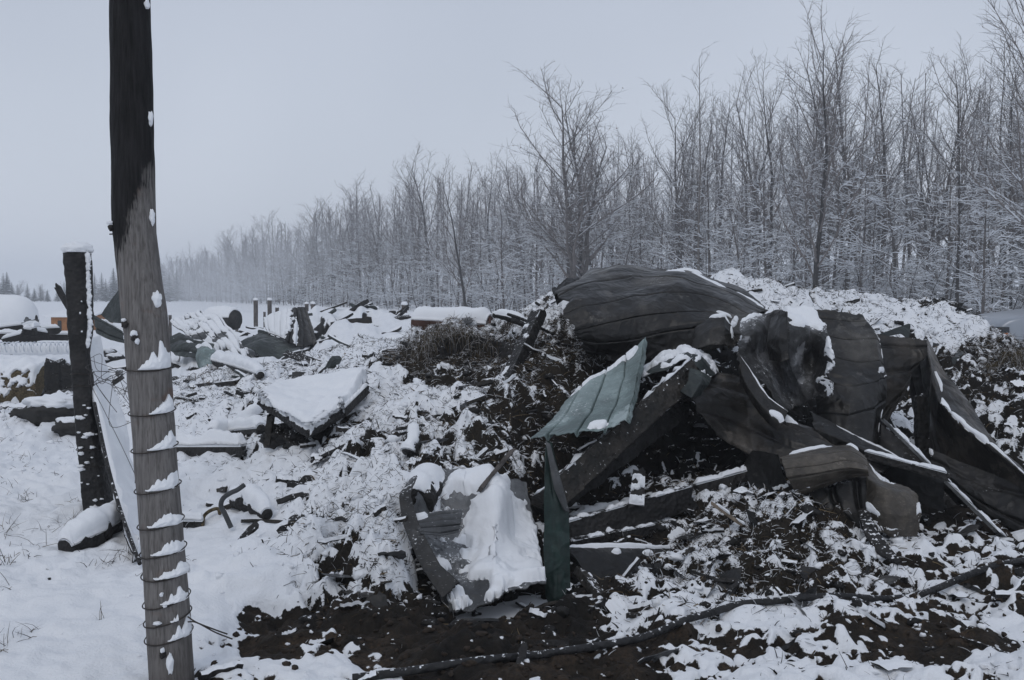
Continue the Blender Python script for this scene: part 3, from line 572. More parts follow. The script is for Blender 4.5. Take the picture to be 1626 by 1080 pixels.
def beam(name, label, cat, p0, p1, w, h, mat, roll=0, seed=1, snow=None, group=None, bend=0, rough=.12, n=60, partname=None, parent=None, taper=1):
    p0 = np.array(p0); p1 = np.array(p1); t = (p1-p0)/np.linalg.norm(p1-p0); up = np.array([0, 0, 1.]) if abs(t[2]) < .9 else np.array([0, 1., 0])
    s = np.cross(t, up); s /= np.linalg.norm(s); u = np.cross(s, t); c, sn = math.cos(roll), math.sin(roll); s, u = s*c+u*sn, u*c-s*sn
    q = 4; prof = []
    for (a, b) in ((-1, -1), (1, -1), (1, 1), (-1, 1)):
        prof.append((a, b))
    pr = []
    for i in range(4):
        a = np.array(prof[i]); b = np.array(prof[(i+1) % 4])
        for j in range(q): pr.append(a+(b-a)*(j+.15 if j == 0 else j)/q)
    pr = np.array(pr)*[w/2, h/2]; k_ = len(pr); ts = np.linspace(0, 1, n); L = np.linalg.norm(p1-p0)
    ctr = p0+(p1-p0)*ts[:, None]+u*(bend*np.sin(ts*math.pi))[:, None]; sc = 1+(taper-1)*ts
    ring = ctr[:, None]+(pr[None, :, 0:1]*s+pr[None, :, 1:2]*u)*sc[:, None, None]
    nn = fbm(ring[..., 0]*9+seed, ring[..., 1]*9, ring[..., 2]*9, 3)+.6*pn(ring[..., 0]*40, ring[..., 1]*40+seed, ring[..., 2]*40)
    ring = ctr[:, None]+(ring-ctr[:, None])*(1+rough*nn[..., None])
    ring[0] += t*(-.02*nn[0][:, None]*2); ring[-1] += t*(.03*nn[-1][:, None]*2)
    v = ring.reshape(-1, 3); i = np.arange(n-1)[:, None]*k_; j = np.arange(k_)[None]; j2 = (j+1) % k_
    f = np.stack([(i+j).ravel(), (i+j2).ravel(), (i+k_+j2).ravel(), (i+k_+j).ravel()], 1)
    v = np.concatenate([v, ctr[:1], ctr[-1:]]); e0 = n*k_; jj = np.arange(k_); b = (n-1)*k_
    f = np.concatenate([f]); m = MB(); m.add(v, f)
    m.f.append(np.stack([np.full(k_, e0), (jj+1) % k_, jj, jj], 1)[:, [0, 1, 2, 2]]); m.m.append(np.zeros(k_)); m.f.append(np.stack([np.full(k_, e0+1), b+jj, b+(jj+1) % k_, b+(jj+1) % k_], 1)); m.m.append(np.zeros(k_))
    T = parent or thing(name, p0 if p0[2] < p1[2] else p1, label, cat, group)
    m.build(partname or 'timber', mat, T, smooth=False)
    if snow:
        cov, tk = snow; gu = np.linspace(-1.05, 1.05, 12)
        # the topmost face strip
        dirs = [(u, s, h/2, w/2), (-u, s, h/2, w/2), (s, u, w/2, h/2), (-s, u, w/2, h/2)]; dirs.sort(key=lambda a: -a[0][2])
        A_, B_, ha, wb = dirs[0]
        g = ctr[:, None]+A_*(ha*(1+rough*.2)*sc[:, None, None])+B_*(gu[None, :, None]*wb*sc[:, None, None])
        snow_on(g, T, cover=cov, th=tk, seed=seed, nzmin=.5, sc=13, namp=.7)
    return T
def log(name, label, cat, pts, rad, mat, sides=14, n=40, jitter=.15, seed=1, snow=None, group=None, partname='log', parent=None):
    pts = np.array(pts); T = parent or thing(name, pts[np.argmin(pts[:, 2])], label, cat, group)
    v, f = tube_np(pts, rad, sides, n, jitter, seed); m = MB(); m.add(v, f); m.build(partname, mat, T)
    if snow:
        cov, tk = snow; c = cr(pts, n); r_ = np.interp(np.linspace(0, 1, n), np.linspace(0, 1, np.size(rad)), np.atleast_1d(rad)); t = np.gradient(c, axis=0); t /= np.linalg.norm(t, axis=1)[:, None]
        s = np.cross(t, [0, 0, 1.]); s /= np.linalg.norm(s, axis=1)[:, None]; u = np.cross(s, t); a = np.linspace(.25, math.pi-.25, 14)
        g = c[:, None]+(np.cos(a)[None, :, None]*s[:, None]+np.sin(a)[None, :, None]*u[:, None])*(r_[:, None, None]*1.03)
        snow_on(g, T, cover=cov, th=tk, seed=seed, nzmin=.15, sc=12, namp=.6)
    return T
def rod(name, label, cat, pts, rad, mat, n=40, sides=8, parent=None, partname=None, group=None):
    v, f = tube_np(np.array(pts), rad, sides, n); m = MB(); m.add(v, f)
    if parent is not None: return m.build(partname or name, mat, parent)
    pts = np.array(pts); o = m.build(name, mat); return tag(o, label, cat, group)

blob_later = []
# --- main pile of burnt sheets
roof, gro = sheet('roof_sheet', 'huge buckled burnt roof sheet arching over the top of the pile', 'roof sheet', [
 [(896,462,8.5),(945,428,9.0),(998,412,9.3),(1075,418,9.3),(1130,441,9.0),(1178,464,8.7),(1212,488,8.4)],
 [(889,468,7.6),(942,440,7.9),(1002,424,8.1),(1075,432,8.0),(1132,450,7.9),(1175,470,7.8),(1212,493,7.7)],
 [(897,492,7.2),(955,472,7.3),(1010,454,7.45),(1075,450,7.5),(1125,462,7.5),(1170,480,7.45),(1210,503,7.4)],
 [(908,522,7.05),(960,508,7.1),(1015,494,7.15),(1075,485,7.2),(1120,490,7.3),(1160,500,7.25),(1190,520,7.2)],
 [(915,535,7.1),(960,535,7.1),(1015,530,7.1),(1070,518,7.1),(1115,512,7.1),(1150,520,7.1),(1178,535,7.1)],
 [(935,556,7.2),(970,566,7.2),(1015,574,7.2),(1075,562,7.2),(1115,555,7.15),(1145,552,7.1),(1168,548,7.1)]],
 BURNT, 220, 220, .006, ('v', 5.4, .034, .065), (.042, 1.5), 3, dict(cover=-.25, th=.012, nzmin=.6, blobs=[(.55,.08,.06,.02),(.66,.12,.10,.02),(.5,.15,.05,.015),(.88,.66,.02,.10),(.80,.62,.06,.015),(.9,.12,.1,.02)]), ragged=.06)
sheet('metal_scrap', 'small black box-like scrap behind the left end of the roof sheet', 'metal scrap', [
 [(876,458,8.0),(898,440,8.1),(918,442,8.2)],[(880,470,7.9),(900,455,7.9),(922,452,8.0)],[(885,484,8.0),(902,470,7.8),(920,462,7.9)]], BURNT_D, 40, 40, .006, ('u',3,.015,.4), (.03, 5), 9, dict(cover=.1, th=.01))
sheet('metal_sheet', 'curled dark sheet end with snowy rim below the right of the roof sheet', 'metal sheet', [
 [(1105,520,7.05),(1130,503,7.05),(1150,500,7.0),(1165,520,6.95)],[(1100,540,6.95),(1130,520,6.9),(1152,518,6.9),(1167,535,6.9)],[(1095,556,6.95),(1125,548,6.85),(1150,548,6.85),(1166,552,6.9)]], BURNT, 60, 50, .006, None, (.02, 3), 12, dict(cover=.1, th=.015, blobs=[(.55,.02,.35,.12),(.95,.4,.06,.4)]))
green, gg = sheet('green_sheet', 'pale green painted metal sheet with ribs lying on the slope of the pile', 'metal sheet', [
 [(905,628,6.6),(940,600,6.7),(975,582,6.8),(1000,562,6.8),(1024,536,6.85)],
 [(885,655,6.2),(925,630,6.3),(965,615,6.4),(995,600,6.4),(1015,585,6.4)],
 [(865,677,5.9),(908,660,5.95),(950,648,6.0),(983,638,6.0),(1005,625,6.0)],
 [(845,695,5.7),(885,688,5.7),(930,683,5.7),(968,678,5.72),(995,662,5.7)]], TEAL, 200, 110, .006, ('u', 3.6, .040, .15), (.016, 3), 5,
 dict(cover=.12, th=.02, blobs=[(.2,.0,.3,.05),(.55,.0,.3,.06),(.75,.04,.12,.06),(.62,.93,.12,.05)]), ragged=.05)
sheet('metal_strip', 'arched green edge strip carrying a band of snow right of the pale green sheet', 'metal strip', [
 [(1012,592,6.9),(1050,568,7.0),(1090,555,7.05),(1125,568,7.0),(1142,590,6.9)],[(1014,596,6.6),(1052,575,6.6),(1090,562,6.6),(1118,578,6.6),(1134,596,6.6)],[(1020,600,6.55),(1056,582,6.5),(1088,570,6.5),(1110,590,6.5),(1122,604,6.5)]],
 GREENM, 90, 40, .006, None, (.02, 4), 6, dict(cover=.42, th=.028, nzmin=.3, namp=.9))
sheet('metal_sheet', 'bent dark green flange hanging at the head of the diagonal charred beam', 'metal sheet', [
 [(1095,585,6.3),(1118,590,6.3),(1132,600,6.35)],[(1092,605,6.2),(1112,610,6.15),(1125,612,6.25)],[(1080,622,6.2),(1098,632,6.1),(1112,628,6.2)]], GREENM, 40, 40, .006, None, (.02, 5), 7)
beam('charred_beam', 'thick charred beam running diagonally below the pale green sheet', 'beam', P(866,800,5.55), P(1098,590,6.45), .20, .16, CHAR_D, .5, 3, (.42, .02))
beam('charred_beam', 'second charred timber lying lower beside the diagonal beam', 'beam', P(890,790,5.9), P(1075,650,6.6), .16, .14, CHAR, .2, 4, (.30, .015))
sheet('metal_sheet', 'long swooping scorched sheet with curved folds in the middle of the pile', 'metal sheet', [
 [(1085,598,6.7),(1135,588,6.8),(1180,600,6.8),(1220,640,6.6),(1260,668,6.4),(1320,690,6.3),(1410,740,6.0)],
 [(1092,622,6.45),(1140,620,6.55),(1185,636,6.55),(1225,664,6.35),(1265,686,6.2),(1320,705,6.15),(1405,748,5.9)],
 [(1112,652,6.25),(1150,662,6.35),(1190,680,6.35),(1230,698,6.15),(1265,712,6.05),(1310,722,6.0),(1395,756,5.9)],
 [(1140,690,6.2),(1165,705,6.25),(1195,720,6.2),(1228,732,6.05),(1262,740,6.0),(1305,745,5.95),(1385,768,5.85)]],
 BROWN, 170, 90, .006, ('v', 2.4, .03, .5), (.02, 2), 8, dict(cover=.05, th=.02, nzmin=.5, blobs=[(.60,.08,.07,.07)]), ragged=.03)
sheet('metal_sheet', 'crumpled snow-dusted sheet curled like a shell at the centre right of the pile', 'metal sheet', [
 [(1180,520,6.9),(1197,503,6.95),(1232,493,7.0),(1252,488,6.9),(1290,493,6.8),(1310,515,6.7)],
 [(1174,545,6.5),(1197,530,6.6),(1228,520,7.05),(1250,522,6.35),(1287,525,6.6),(1322,550,6.3)],
 [(1176,565,6.3),(1200,560,6.6),(1228,560,7.1),(1252,565,6.4),(1290,570,6.65),(1318,575,6.2)],
 [(1203,600,6.3),(1222,602,6.5),(1242,605,6.85),(1262,605,6.55),(1288,605,6.5),(1310,600,6.2)],
 [(1246,658,6.2),(1252,650,6.4),(1262,645,6.6),(1277,640,6.5),(1296,628,6.3),(1315,627,6.1)]],
 [BURNT_S], 150, 130, .007, None, (.035, 3.2), 14, dict(cover=.1, th=.02, nzmin=.4, blobs=[(.72,.04,.22,.16),(.97,.45,.05,.3),(.93,.85,.08,.15),(.15,.0,.12,.05)]), ragged=.06)
sheet('metal_sheet', 'black inner fold standing inside the shell-shaped crumpled sheet', 'metal sheet', [
 [(1222,505,6.6),(1236,492,6.5),(1246,494,6.4)],[(1218,540,6.5),(1236,535,6.35),(1250,540,6.3)],[(1222,572,6.5),(1240,575,6.35),(1252,570,6.3)]], BURNT, 40, 60, .006, None, (.02, 3), 15)
sheet('metal_sheet', 'narrow scorched strip slanting down under the shell-shaped sheet', 'metal sheet', [
 [(1172,560,6.2),(1188,590,6.2),(1212,620,6.15),(1247,657,6.1)],[(1174,580,6.15),(1186,612,6.1),(1208,642,6.0),(1240,672,6.0)],[(1180,605,6.2),(1190,635,6.1),(1210,660,6.05),(1236,684,6.0)]],
 BROWN, 70, 40, .006, None, (.02, 3), 16, dict(cover=.05, th=.012, blobs=[(.5,.0,.5,.05),(.9,.5,.1,.2)]))
sheet('metal_sheet', 'tall ribbed dark sheet standing right of the crumpled shell', 'metal sheet', [
 [(1290,494,7.25),(1330,499,7.2),(1368,505,7.2),(1378,514,7.1)],[(1298,535,7.05),(1345,540,7.0),(1388,535,7.0),(1396,542,7.0)],
 [(1303,580,6.85),(1355,585,6.8),(1400,578,6.8),(1409,588,6.9)],[(1296,640,6.65),(1350,640,6.5),(1395,625,6.6),(1410,612,6.8)],[(1300,700,6.5),(1345,706,6.4),(1385,705,6.4),(1398,702,6.5)]],
 BURNT, 110, 150, .006, ('v', 5.5, .032, .07), (.03, 2.2), 17, dict(cover=-.1, th=.012, nzmin=.6, blobs=[(.99,.22,.03,.09),(.98,.36,.02,.05),(.75,.55,.12,.03),(.95,.62,.05,.02),(.95,.9,.03,.05)]), ragged=.03)
sheet('metal_sheet', 'brown scorched panel narrowing downward between the ribbed sheet and the leaning sheet', 'metal sheet', [
 [(1383,529,7.4),(1415,533,7.4),(1445,537,7.4),(1475,541,7.35)],[(1390,570,7.25),(1420,568,7.3),(1448,568,7.3),(1476,560,7.3)],
 [(1404,620,7.1),(1422,612,7.15),(1440,605,7.2),(1450,590,7.25)],[(1400,700,7.0),(1408,672,7.0),(1424,642,7.05),(1438,622,7.1)]], BROWN, 70, 90, .006, ('v', 3, .02, .3), (.018, 2.5), 18, None, ragged=.03)
sheet('metal_sheet', 'small dark triangular flap poking up behind the brown panel', 'metal sheet', [
 [(1398,530,8.0),(1440,515,8.1),(1446,515,8.1)],[(1400,536,8.0),(1430,530,8.0),(1443,540,8.0)]], GREENM, 30, 20, .006, None, (.01, 3), 19, dict(cover=.2,th=.01))
sheet('metal_sheet', 'black hanging sheet in the hollow left of the leaning brown sheet', 'metal sheet', [
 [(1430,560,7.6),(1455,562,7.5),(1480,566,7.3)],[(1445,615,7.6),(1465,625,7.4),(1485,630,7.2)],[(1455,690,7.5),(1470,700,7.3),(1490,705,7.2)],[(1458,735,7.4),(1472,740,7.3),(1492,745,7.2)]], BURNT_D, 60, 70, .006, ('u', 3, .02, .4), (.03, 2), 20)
sheet('leaning_sheet', 'long brown scorched sheet leaning down to the right edge with a folded rim', 'metal sheet', [
 [(1472,539,7.3),(1500,590,7.05),(1550,659,6.75),(1592,716,6.45),(1660,775,6.1)],
 [(1473,552,7.1),(1494,612,6.85),(1540,668,6.55),(1583,714,6.3),(1655,772,5.95)],
 [(1475,568,6.95),(1489,634,6.62),(1531,677,6.4),(1575,711,6.15),(1650,772,5.8)],
 [(1477,585,7.0),(1488,650,6.68),(1530,690,6.45),(1576,725,6.2),(1650,790,5.85)],
 [(1480,650,7.15),(1487,690,6.85),(1535,740,6.55),(1583,780,6.25),(1650,838,5.9)],
 [(1478,716,7.2),(1500,745,6.9),(1550,795,6.45),(1592,830,6.15),(1655,885,5.85)]],
 BROWN, 150, 150, .007, None, (.02, 2), 21, dict(cover=.02, th=.018, nzmin=.45, blobs=[(.33,.37,.05,.06),(.45,.40,.08,.02),(.60,.40,.12,.015),(.82,.39,.10,.015),(.2,.28,.06,.02)]), ragged=.025)
sheet('metal_sheet', 'dark sheet lying across the bottom of the leaning sheet', 'metal sheet', [
 [(1476,714,6.6),(1500,722,6.5),(1560,745,6.3),(1626,765,6.0)],[(1480,745,6.5),(1515,762,6.3),(1570,790,6.1),(1635,815,5.9)],[(1500,770,6.4),(1540,795,6.2),(1590,830,6.0),(1640,858,5.8)]],
 BURNT_D, 80, 60, .006, ('v', 2, .02, .3), (.02, 2.4), 22, dict(cover=.03, th=.015, blobs=[(.04,.05,.06,.12)]))
sheet('curled_sheet', 'tan curled sheet end facing forward right of the pile centre', 'metal sheet', [
 [(1243,735,5.95),(1292,722,5.95),(1350,716,5.95),(1372,735,5.85)],[(1238,724,5.75),(1290,713,5.75),(1350,706,5.75),(1372,722,5.65)],[(1241,732,5.5),(1290,724,5.5),(1350,718,5.5),(1377,731,5.45)],
 [(1250,757,5.4),(1300,750,5.4),(1345,742,5.4),(1378,746,5.35)],[(1266,788,5.5),(1310,774,5.5),(1345,760,5.5),(1380,757,5.4)]],
 TAN, 120, 130, .005, ('v', 7, .014, .14), (.012, 3), 23, dict(cover=-.1, th=.012, nzmin=.7, blobs=[(.30,.25,.22,.04),(.75,.25,.12,.03),(.12,.88,.14,.07)]), ragged=.02)
sheet('bent_sheet', 'tan bent sheet hanging right of the curled sheet with snow on its lower edge', 'metal sheet', [
 [(1374,728,5.65),(1402,760,5.6),(1442,772,5.6)],[(1376,758,5.5),(1405,782,5.4),(1454,788,5.45)],[(1376,800,5.45),(1410,815,5.35),(1457,815,5.4)],[(1386,838,5.4),(1415,850,5.35),(1453,850,5.4)]],
 TAN, 70, 80, .006, None, (.025, 3), 24, dict(cover=.05, th=.02, nzmin=.5, blobs=[(.15,.72,.25,.06),(.3,.95,.45,.09),(.97,.65,.07,.15),(.5,.0,.3,.04)]), ragged=.05)
sheet('metal_sheet', 'sooty dark sheet hanging under the tan curled sheet', 'metal sheet', [
 [(1262,790,5.6),(1318,772,5.6),(1376,758,5.5)],[(1290,815,5.55),(1335,815,5.5),(1378,800,5.47)],[(1335,842,5.5),(1370,848,5.45),(1398,846,5.42)]], BURNT, 70, 60, .006, ('u', 3, .03, .5), (.03, 3), 25)
sheet('metal_sheet', 'dark panel left of the tan curled sheet', 'metal sheet', [
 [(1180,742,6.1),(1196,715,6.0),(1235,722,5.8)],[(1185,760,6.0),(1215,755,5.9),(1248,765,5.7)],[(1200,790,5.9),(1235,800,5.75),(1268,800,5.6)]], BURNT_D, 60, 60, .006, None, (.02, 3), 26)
sheet('metal_sheet', 'dark sooty sheet with a snowy upper edge running behind the tan curled sheet', 'metal sheet', [
 [(1290,652,6.5),(1340,682,6.3),(1400,712,6.1),(1450,741,5.95),(1500,757,5.9)],[(1292,680,6.3),(1340,700,6.15),(1395,725,6.0),(1445,748,5.9),(1498,766,5.85)],[(1300,720,6.3),(1345,730,6.2),(1395,760,6.05),(1445,790,5.95),(1500,815,5.9)]],
 BURNT_D, 110, 50, .006, None, (.015, 3), 27, dict(cover=.03, th=.012, nzmin=.6, blobs=[(.6,.0,.4,.05)]))
beam('snowy_plank', 'narrow plank with a line of snow pointing right behind the tan curled sheet', 'plank', P(1372,722,6.0), P(1502,757,5.75), .06, .05, CHAR, .1, 31, (.62, .018))
beam('steel_flange', 'flat grey flange bar with snow slanting down to the lower right corner of the pile', 'steel bar', P(1404,668,6.55), P(1592,852,5.65), .10, .02, GREYM, .5, 32, (.55, .012), rough=.04, partname='bar', taper=1.3)
beam('charred_post', 'short dark post standing in the hollow behind the slanting flange bar', 'post', P(1464,735,7.0), P(1462,628,7.1), .09, .07, CHAR, 0, 33)
sheet('metal_sheet', 'black sheet standing in for the shade of the hollow behind the slanting flange bar', 'metal sheet', [  # added black backing that puts the cavity's shade into colour
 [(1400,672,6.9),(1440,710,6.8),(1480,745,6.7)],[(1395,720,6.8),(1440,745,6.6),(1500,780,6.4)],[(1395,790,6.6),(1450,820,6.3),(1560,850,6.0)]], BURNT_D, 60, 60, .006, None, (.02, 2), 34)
sheet('green_strip', 'upright dark green metal strip with a torn grey tip standing before the pile', 'metal strip', [
 [(867,702,5.0),(872,702,5.0),(876,704,5.0)],[(865,740,4.98),(872,738,5.0),(886,745,5.0)],[(864,817,4.97),(882,815,4.93),(903,814,4.97)],[(864,880,4.95),(884,880,4.91),(904,880,4.95)],[(867,950,4.9),(886,952,4.87),(906,948,4.9)],[(886,975,4.86),(900,982,4.85),(912,986,4.85)]],
 DGREEN, 50, 130, .008, ('u', 1, .008, .3), (.006, 4), 28, None, ragged=.015, partname='strip')
t_ = [o for o in C.objects if o.name.startswith('green_strip')][0]
sheet('', '', '', [[(866,700,4.985),(870,702,4.985),(873,704,4.985)],[(872,735,4.97),(876,738,4.97),(886,748,4.97)],[(880,775,4.945),(886,775,4.94),(895,778,4.95)],[(893,805,4.93),(898,812,4.92),(904,813,4.94)]], GREYM, 24, 60, .006, None, (.004, 5), 29, parent=t_, partname='torn_flap')
# boards at the foot of the pile
sheet('box_panel', 'dark box side with snow patches and snowy top rim right of the green strip', 'board', [
 [(905,868,5.15),(985,868,5.3),(1064,870,5.45)],[(907,880,5.05),(985,878,5.2),(1066,882,5.4)],[(938,925,5.0),(1000,912,5.1),(1072,892,5.3)]], BURNT_D, 80, 40, .012, None, (.006, 5), 35, dict(cover=.12, th=.02, nzmin=.3, blobs=[(.5,.08,.6,.12),(.45,.5,.05,.08),(.75,.5,.06,.1)]))
sheet('snowy_board', 'low board under smooth snow at the foot of the pile right of the green strip', 'board', [
 [(940,930,5.15),(1000,915,5.25),(1068,895,5.35)],[(948,945,4.9),(1010,935,4.95),(1085,920,5.1)],[(962,962,4.75),(1020,958,4.78),(1096,938,4.9)],[(965,970,4.74),(1020,968,4.76),(1094,948,4.88)]], CHAR, 90, 50, .02, None, (.008, 4), 36, dict(cover=.95, th=.03, nzmin=.0))
beam('charred_plank', 'broad charred plank with snow rising right from the green strip', 'plank', P(900,848,5.5), P(1096,790,5.9), .09, .15, CHAR, .15, 37, (.42, .018))
beam('charred_plank', 'lower charred plank in the dark under the broad plank', 'plank', P(905,866,5.4), P(1068,833,5.8), .08, .07, CHAR, .0, 38, (.4, .015))
beam('charred_plank', 'upper charred plank with dusted snow behind the broad plank', 'plank', P(905,828,5.9), P(1050,795,6.2), .10, .08, CHAR_D, .0, 39, (.6, .02))
beam('charred_stub', 'short charred stub of post sticking up from the planks', 'post', P(1010,803,5.65), P(1014,757,5.7), .095, .06, CHAR, .1, 40, (.8, .02), taper=.8)
beam('broken_board', 'short splintered tan board lying among straw right of the planks', 'board', P(1136,803,5.5), P(1182,836,5.35), .055, .02, M_plain('pale_splintered_wood', (.16, .13, .10), .8, 30, .5), .4, 41, (.5, .01))
beam('charred_plank', 'snow-capped charred plank end high in the straw below the swooping sheet', 'plank', P(1105,778,6.0), P(1200,752,6.1), .08, .07, CHAR, .2, 42, (.6, .03))
sheet('slate_panel', 'dark slate-grey panel leaning at the foot of the heap beside the hose', 'panel', [
 [(1138,920,4.85),(1158,905,4.9),(1178,900,4.95)],[(1120,945,4.8),(1148,940,4.82),(1174,930,4.85)],[(1107,982,4.65),(1122,984,4.66),(1150,965,4.72)]], BURNT_D, 40, 50, .02, None, (.006, 6), 43, dict(cover=.05, th=.01, nzmin=.6))
beam('charred_plank', 'dark plank slanting under the snowy board behind the green strip', 'plank', P(918,905,5.05), P(985,985,4.6), .06, .05, CHAR_D, .3, 44, (.35, .01))
sheet('metal_sheet', 'thin dark strip sliding down from the bent tan sheet onto the ground', 'metal strip', [
 [(1362,812,5.45),(1378,806,5.45)],[(1372,845,5.25),(1392,842,5.25)],[(1390,875,5.1),(1412,868,5.1)],[(1424,896,4.98),(1432,892,4.98)]], CHAR, 20, 60, .02, None, (.01, 4), 45, dict(cover=.25, th=.012))
# crumpled sheet left of the green strip
sheet('crumpled_sheet', 'large crumpled grey sheet half buried in smooth snow left of the green strip', 'metal sheet', [
 [(668,768,5.4),(700,745,5.6),(740,748,5.6),(775,745,5.55),(800,755,5.7),(835,765,5.75)],[(650,800,5.1),(690,815,5.3),(740,800,5.4),(785,795,5.3),(812,805,5.6),(852,830,5.55)],[(655,850,4.95),(690,860,5.1),(740,865,5.2),(788,860,5.1),(815,865,5.4),(858,880,5.3)],
 [(680,905,4.72),(705,912,4.74),(742,905,4.8),(786,900,4.82),(818,905,4.95),(864,910,4.95)],[(708,965,4.66),(725,970,4.6),(745,974,4.58),(780,955,4.6),(815,942,4.66),(866,936,4.74)]],
 GREYM, 150, 130, .008, None, (.04, 2.6), 46, dict(cover=.30, th=.045, nzmin=.3, sc=8, namp=1.0, blobs=[(.70,.44,.36,.40),(.55,.12,.30,.12),(.80,.8,.30,.19),(.55,.72,.18,.12)]), ragged=.05)
sheet('trim_strip', 'charred curved trim strip bending round the left of the crumpled sheet', 'metal strip', [
 [(650,760,5.15),(662,755,5.15)],[(634,790,4.95),(652,785,4.97)],[(640,830,4.85),(664,828,4.86)],[(655,870,4.75),(680,862,4.77)],[(672,905,4.68),(700,898,4.7)],[(702,950,4.58),(730,925,4.6)]], BURNT_S, 24, 100, .01, None, (.015, 4), 47, dict(cover=.15, th=.012))
sheet('corrugated_scrap', 'short piece of grey corrugated sheet in snow above the crumpled sheet', 'metal scrap', [
 [(655,822,4.95),(700,812,5.0),(735,810,5.05)],[(658,835,4.85),(700,830,4.9),(732,828,4.95)],[(668,848,4.8),(700,850,4.84),(728,845,4.9)]], GREYM, 50, 60, .006, ('v', 4, .012, .5), (.006, 4), 48, dict(cover=.1, th=.015, blobs=[(.1,.1,.15,.15)]))
log('charred_drum', 'charred bent drum end lying above the crumpled sheet', 'drum', [P(660,800,5.25), P(668,785,5.35), P(684,762,5.6)], [.10, .11, .10], BRANCHC, 20, 20, .18, 49, (.5, .02))
beam('grey_plank', 'weathered plank poking up out of the snow left of the green strip', 'plank', P(762,778,5.3), P(808,722,5.5), .06, .025, POSTG, .8, 50, (.35, .015))
log('charred_stump', 'charred upright stump with snow beside it on the left heap', 'stump', [P(650,720,5.8), P(656,700,5.85), P(655,676,5.9)], [.06, .05, .03], CHAR, 12, 20, .3, 51, (.6, .02))
beam('charred_beam', 'short charred beam leaning left of the roof sheet', 'beam', P(806,606,7.4), P(856,497,8.0), .13, .09, CHAR, .4, 52, (.35, .02))
log('charred_rod', 'thin black rod crossing the top of the short leaning beam', 'rod', [P(806,499,8.2), P(832,508,8.1), P(872,528,7.9)], .014, CHAR, 8, 20, .1, 53)
log('charred_branch', 'charred branch lying on the crest left of the leaning beam', 'branch', [P(785,500,8.8), P(815,506,8.6), P(845,520,8.4)], [.03,.045,.03], CHAR, 10, 20, .2, 54, (.5, .02))
T = log('rusty_tank', 'rust-red tank lying under snow behind the straw heap', 'tank', [P(660,512,9.9), P(700,514,9.8), P(778,520,9.6)], .125, RUST, 24, 30, .02, 55, (.85, .05), partname='cylinder')
rod('end_rim', None, None, [P(778,520,9.6)+np.array([-.01,0,0]), P(778,520,9.6)+np.array([.012,0,0])], .132, RUST, 3, 24, parent=T)
rod('end_rim', None, None, [P(660,512,9.9)+np.array([-.02,0,0]), P(660,512,9.9)+np.array([.005,0,0])], .132, RUST, 3, 24, parent=T)
sheet('rusty_plate', 'small rust-coloured plate poking from smooth snow left of the straw heap', 'plate', [[(632,554,10.2),(648,556,10.2),(664,554,10.2)],[(638,568,10.1),(650,572,10.1),(660,568,10.1)]], RUST, 24, 20, .02, None, (.01, 5), 56, dict(cover=.9, th=.04, blobs=[(.5,0,.6,.2)]))

# --- overhanging straw on the mat left of the leaning beam
def hanging(name, pts, n, lmin, lmax, seed, label, rad=.003):
    r = np.random.default_rng(seed); pts = cr(np.array(pts), 60); m = MB()
    for i in range(n):
        b = pts[r.integers(60)]+r.normal(size=3)*[.07, .10, .05]; L = r.uniform(lmin, lmax); dx = r.normal()*.35; dy = -abs(r.normal())*.3
        q = np.array([b, b+L*np.array([dx*.5, dy*.7, .05]), b+L*np.array([dx, dy, -.35]), b+L*np.array([dx*1.1, dy, -.9])])
        v, f = tube_np(q, [rad, rad*.8, rad*.3], 3, 5); m.add(v, f, int(r.integers(3)))
    return m
m = hanging('straw_mat', [P(672,540,8.6), P(700,527,8.7), P(740,530,8.8), P(790,552,8.6)], 520, .05, .24, 3, '', .0022)
HAY2 = M_plain('dark_straw', (.035, .027, .018), .95); HAY3 = M_plain('frosted_straw', (.33, .32, .31), .95)
o = m.build('straw_mat', [HAYM, HAY2, HAY3], None, False); tag(o, 'shaggy mat of straw overhanging a dark hollow in front of the rusty tank', 'straw')
sheet('hollow_shade_sheet', 'black sheet standing in for the shade of the hollow under the shaggy straw mat', 'shade sheet', [  # black sheet imitates the deep shade of the cavity beneath the overhanging straw
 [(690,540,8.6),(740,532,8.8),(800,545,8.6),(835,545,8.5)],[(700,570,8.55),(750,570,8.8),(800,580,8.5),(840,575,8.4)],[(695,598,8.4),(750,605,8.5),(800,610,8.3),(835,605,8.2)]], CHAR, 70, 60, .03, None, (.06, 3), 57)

# --- wooden post in the foreground, leaning, charred above
def ctr(py):
    ys = [-40, 0, 200, 370, 540, 740, 900, 1080, 1130]; L_ = [176,177,178,182,200,215,228,238,241]; R_ = [236,236,241,245,267,281,295,308,311]
    a = np.interp(py, ys, L_); b = np.interp(py, ys, R_); return (a+b)/2, (b-a)/2
pys = np.linspace(-60, 1140, 260); cc_ = [ctr(y) for y in pys]; PD = 3.55
pc = np.array([P(c[0], y, PD) for c, y in zip(cc_, pys)]); pr = np.array([c[1] for c in cc_])*PD/F
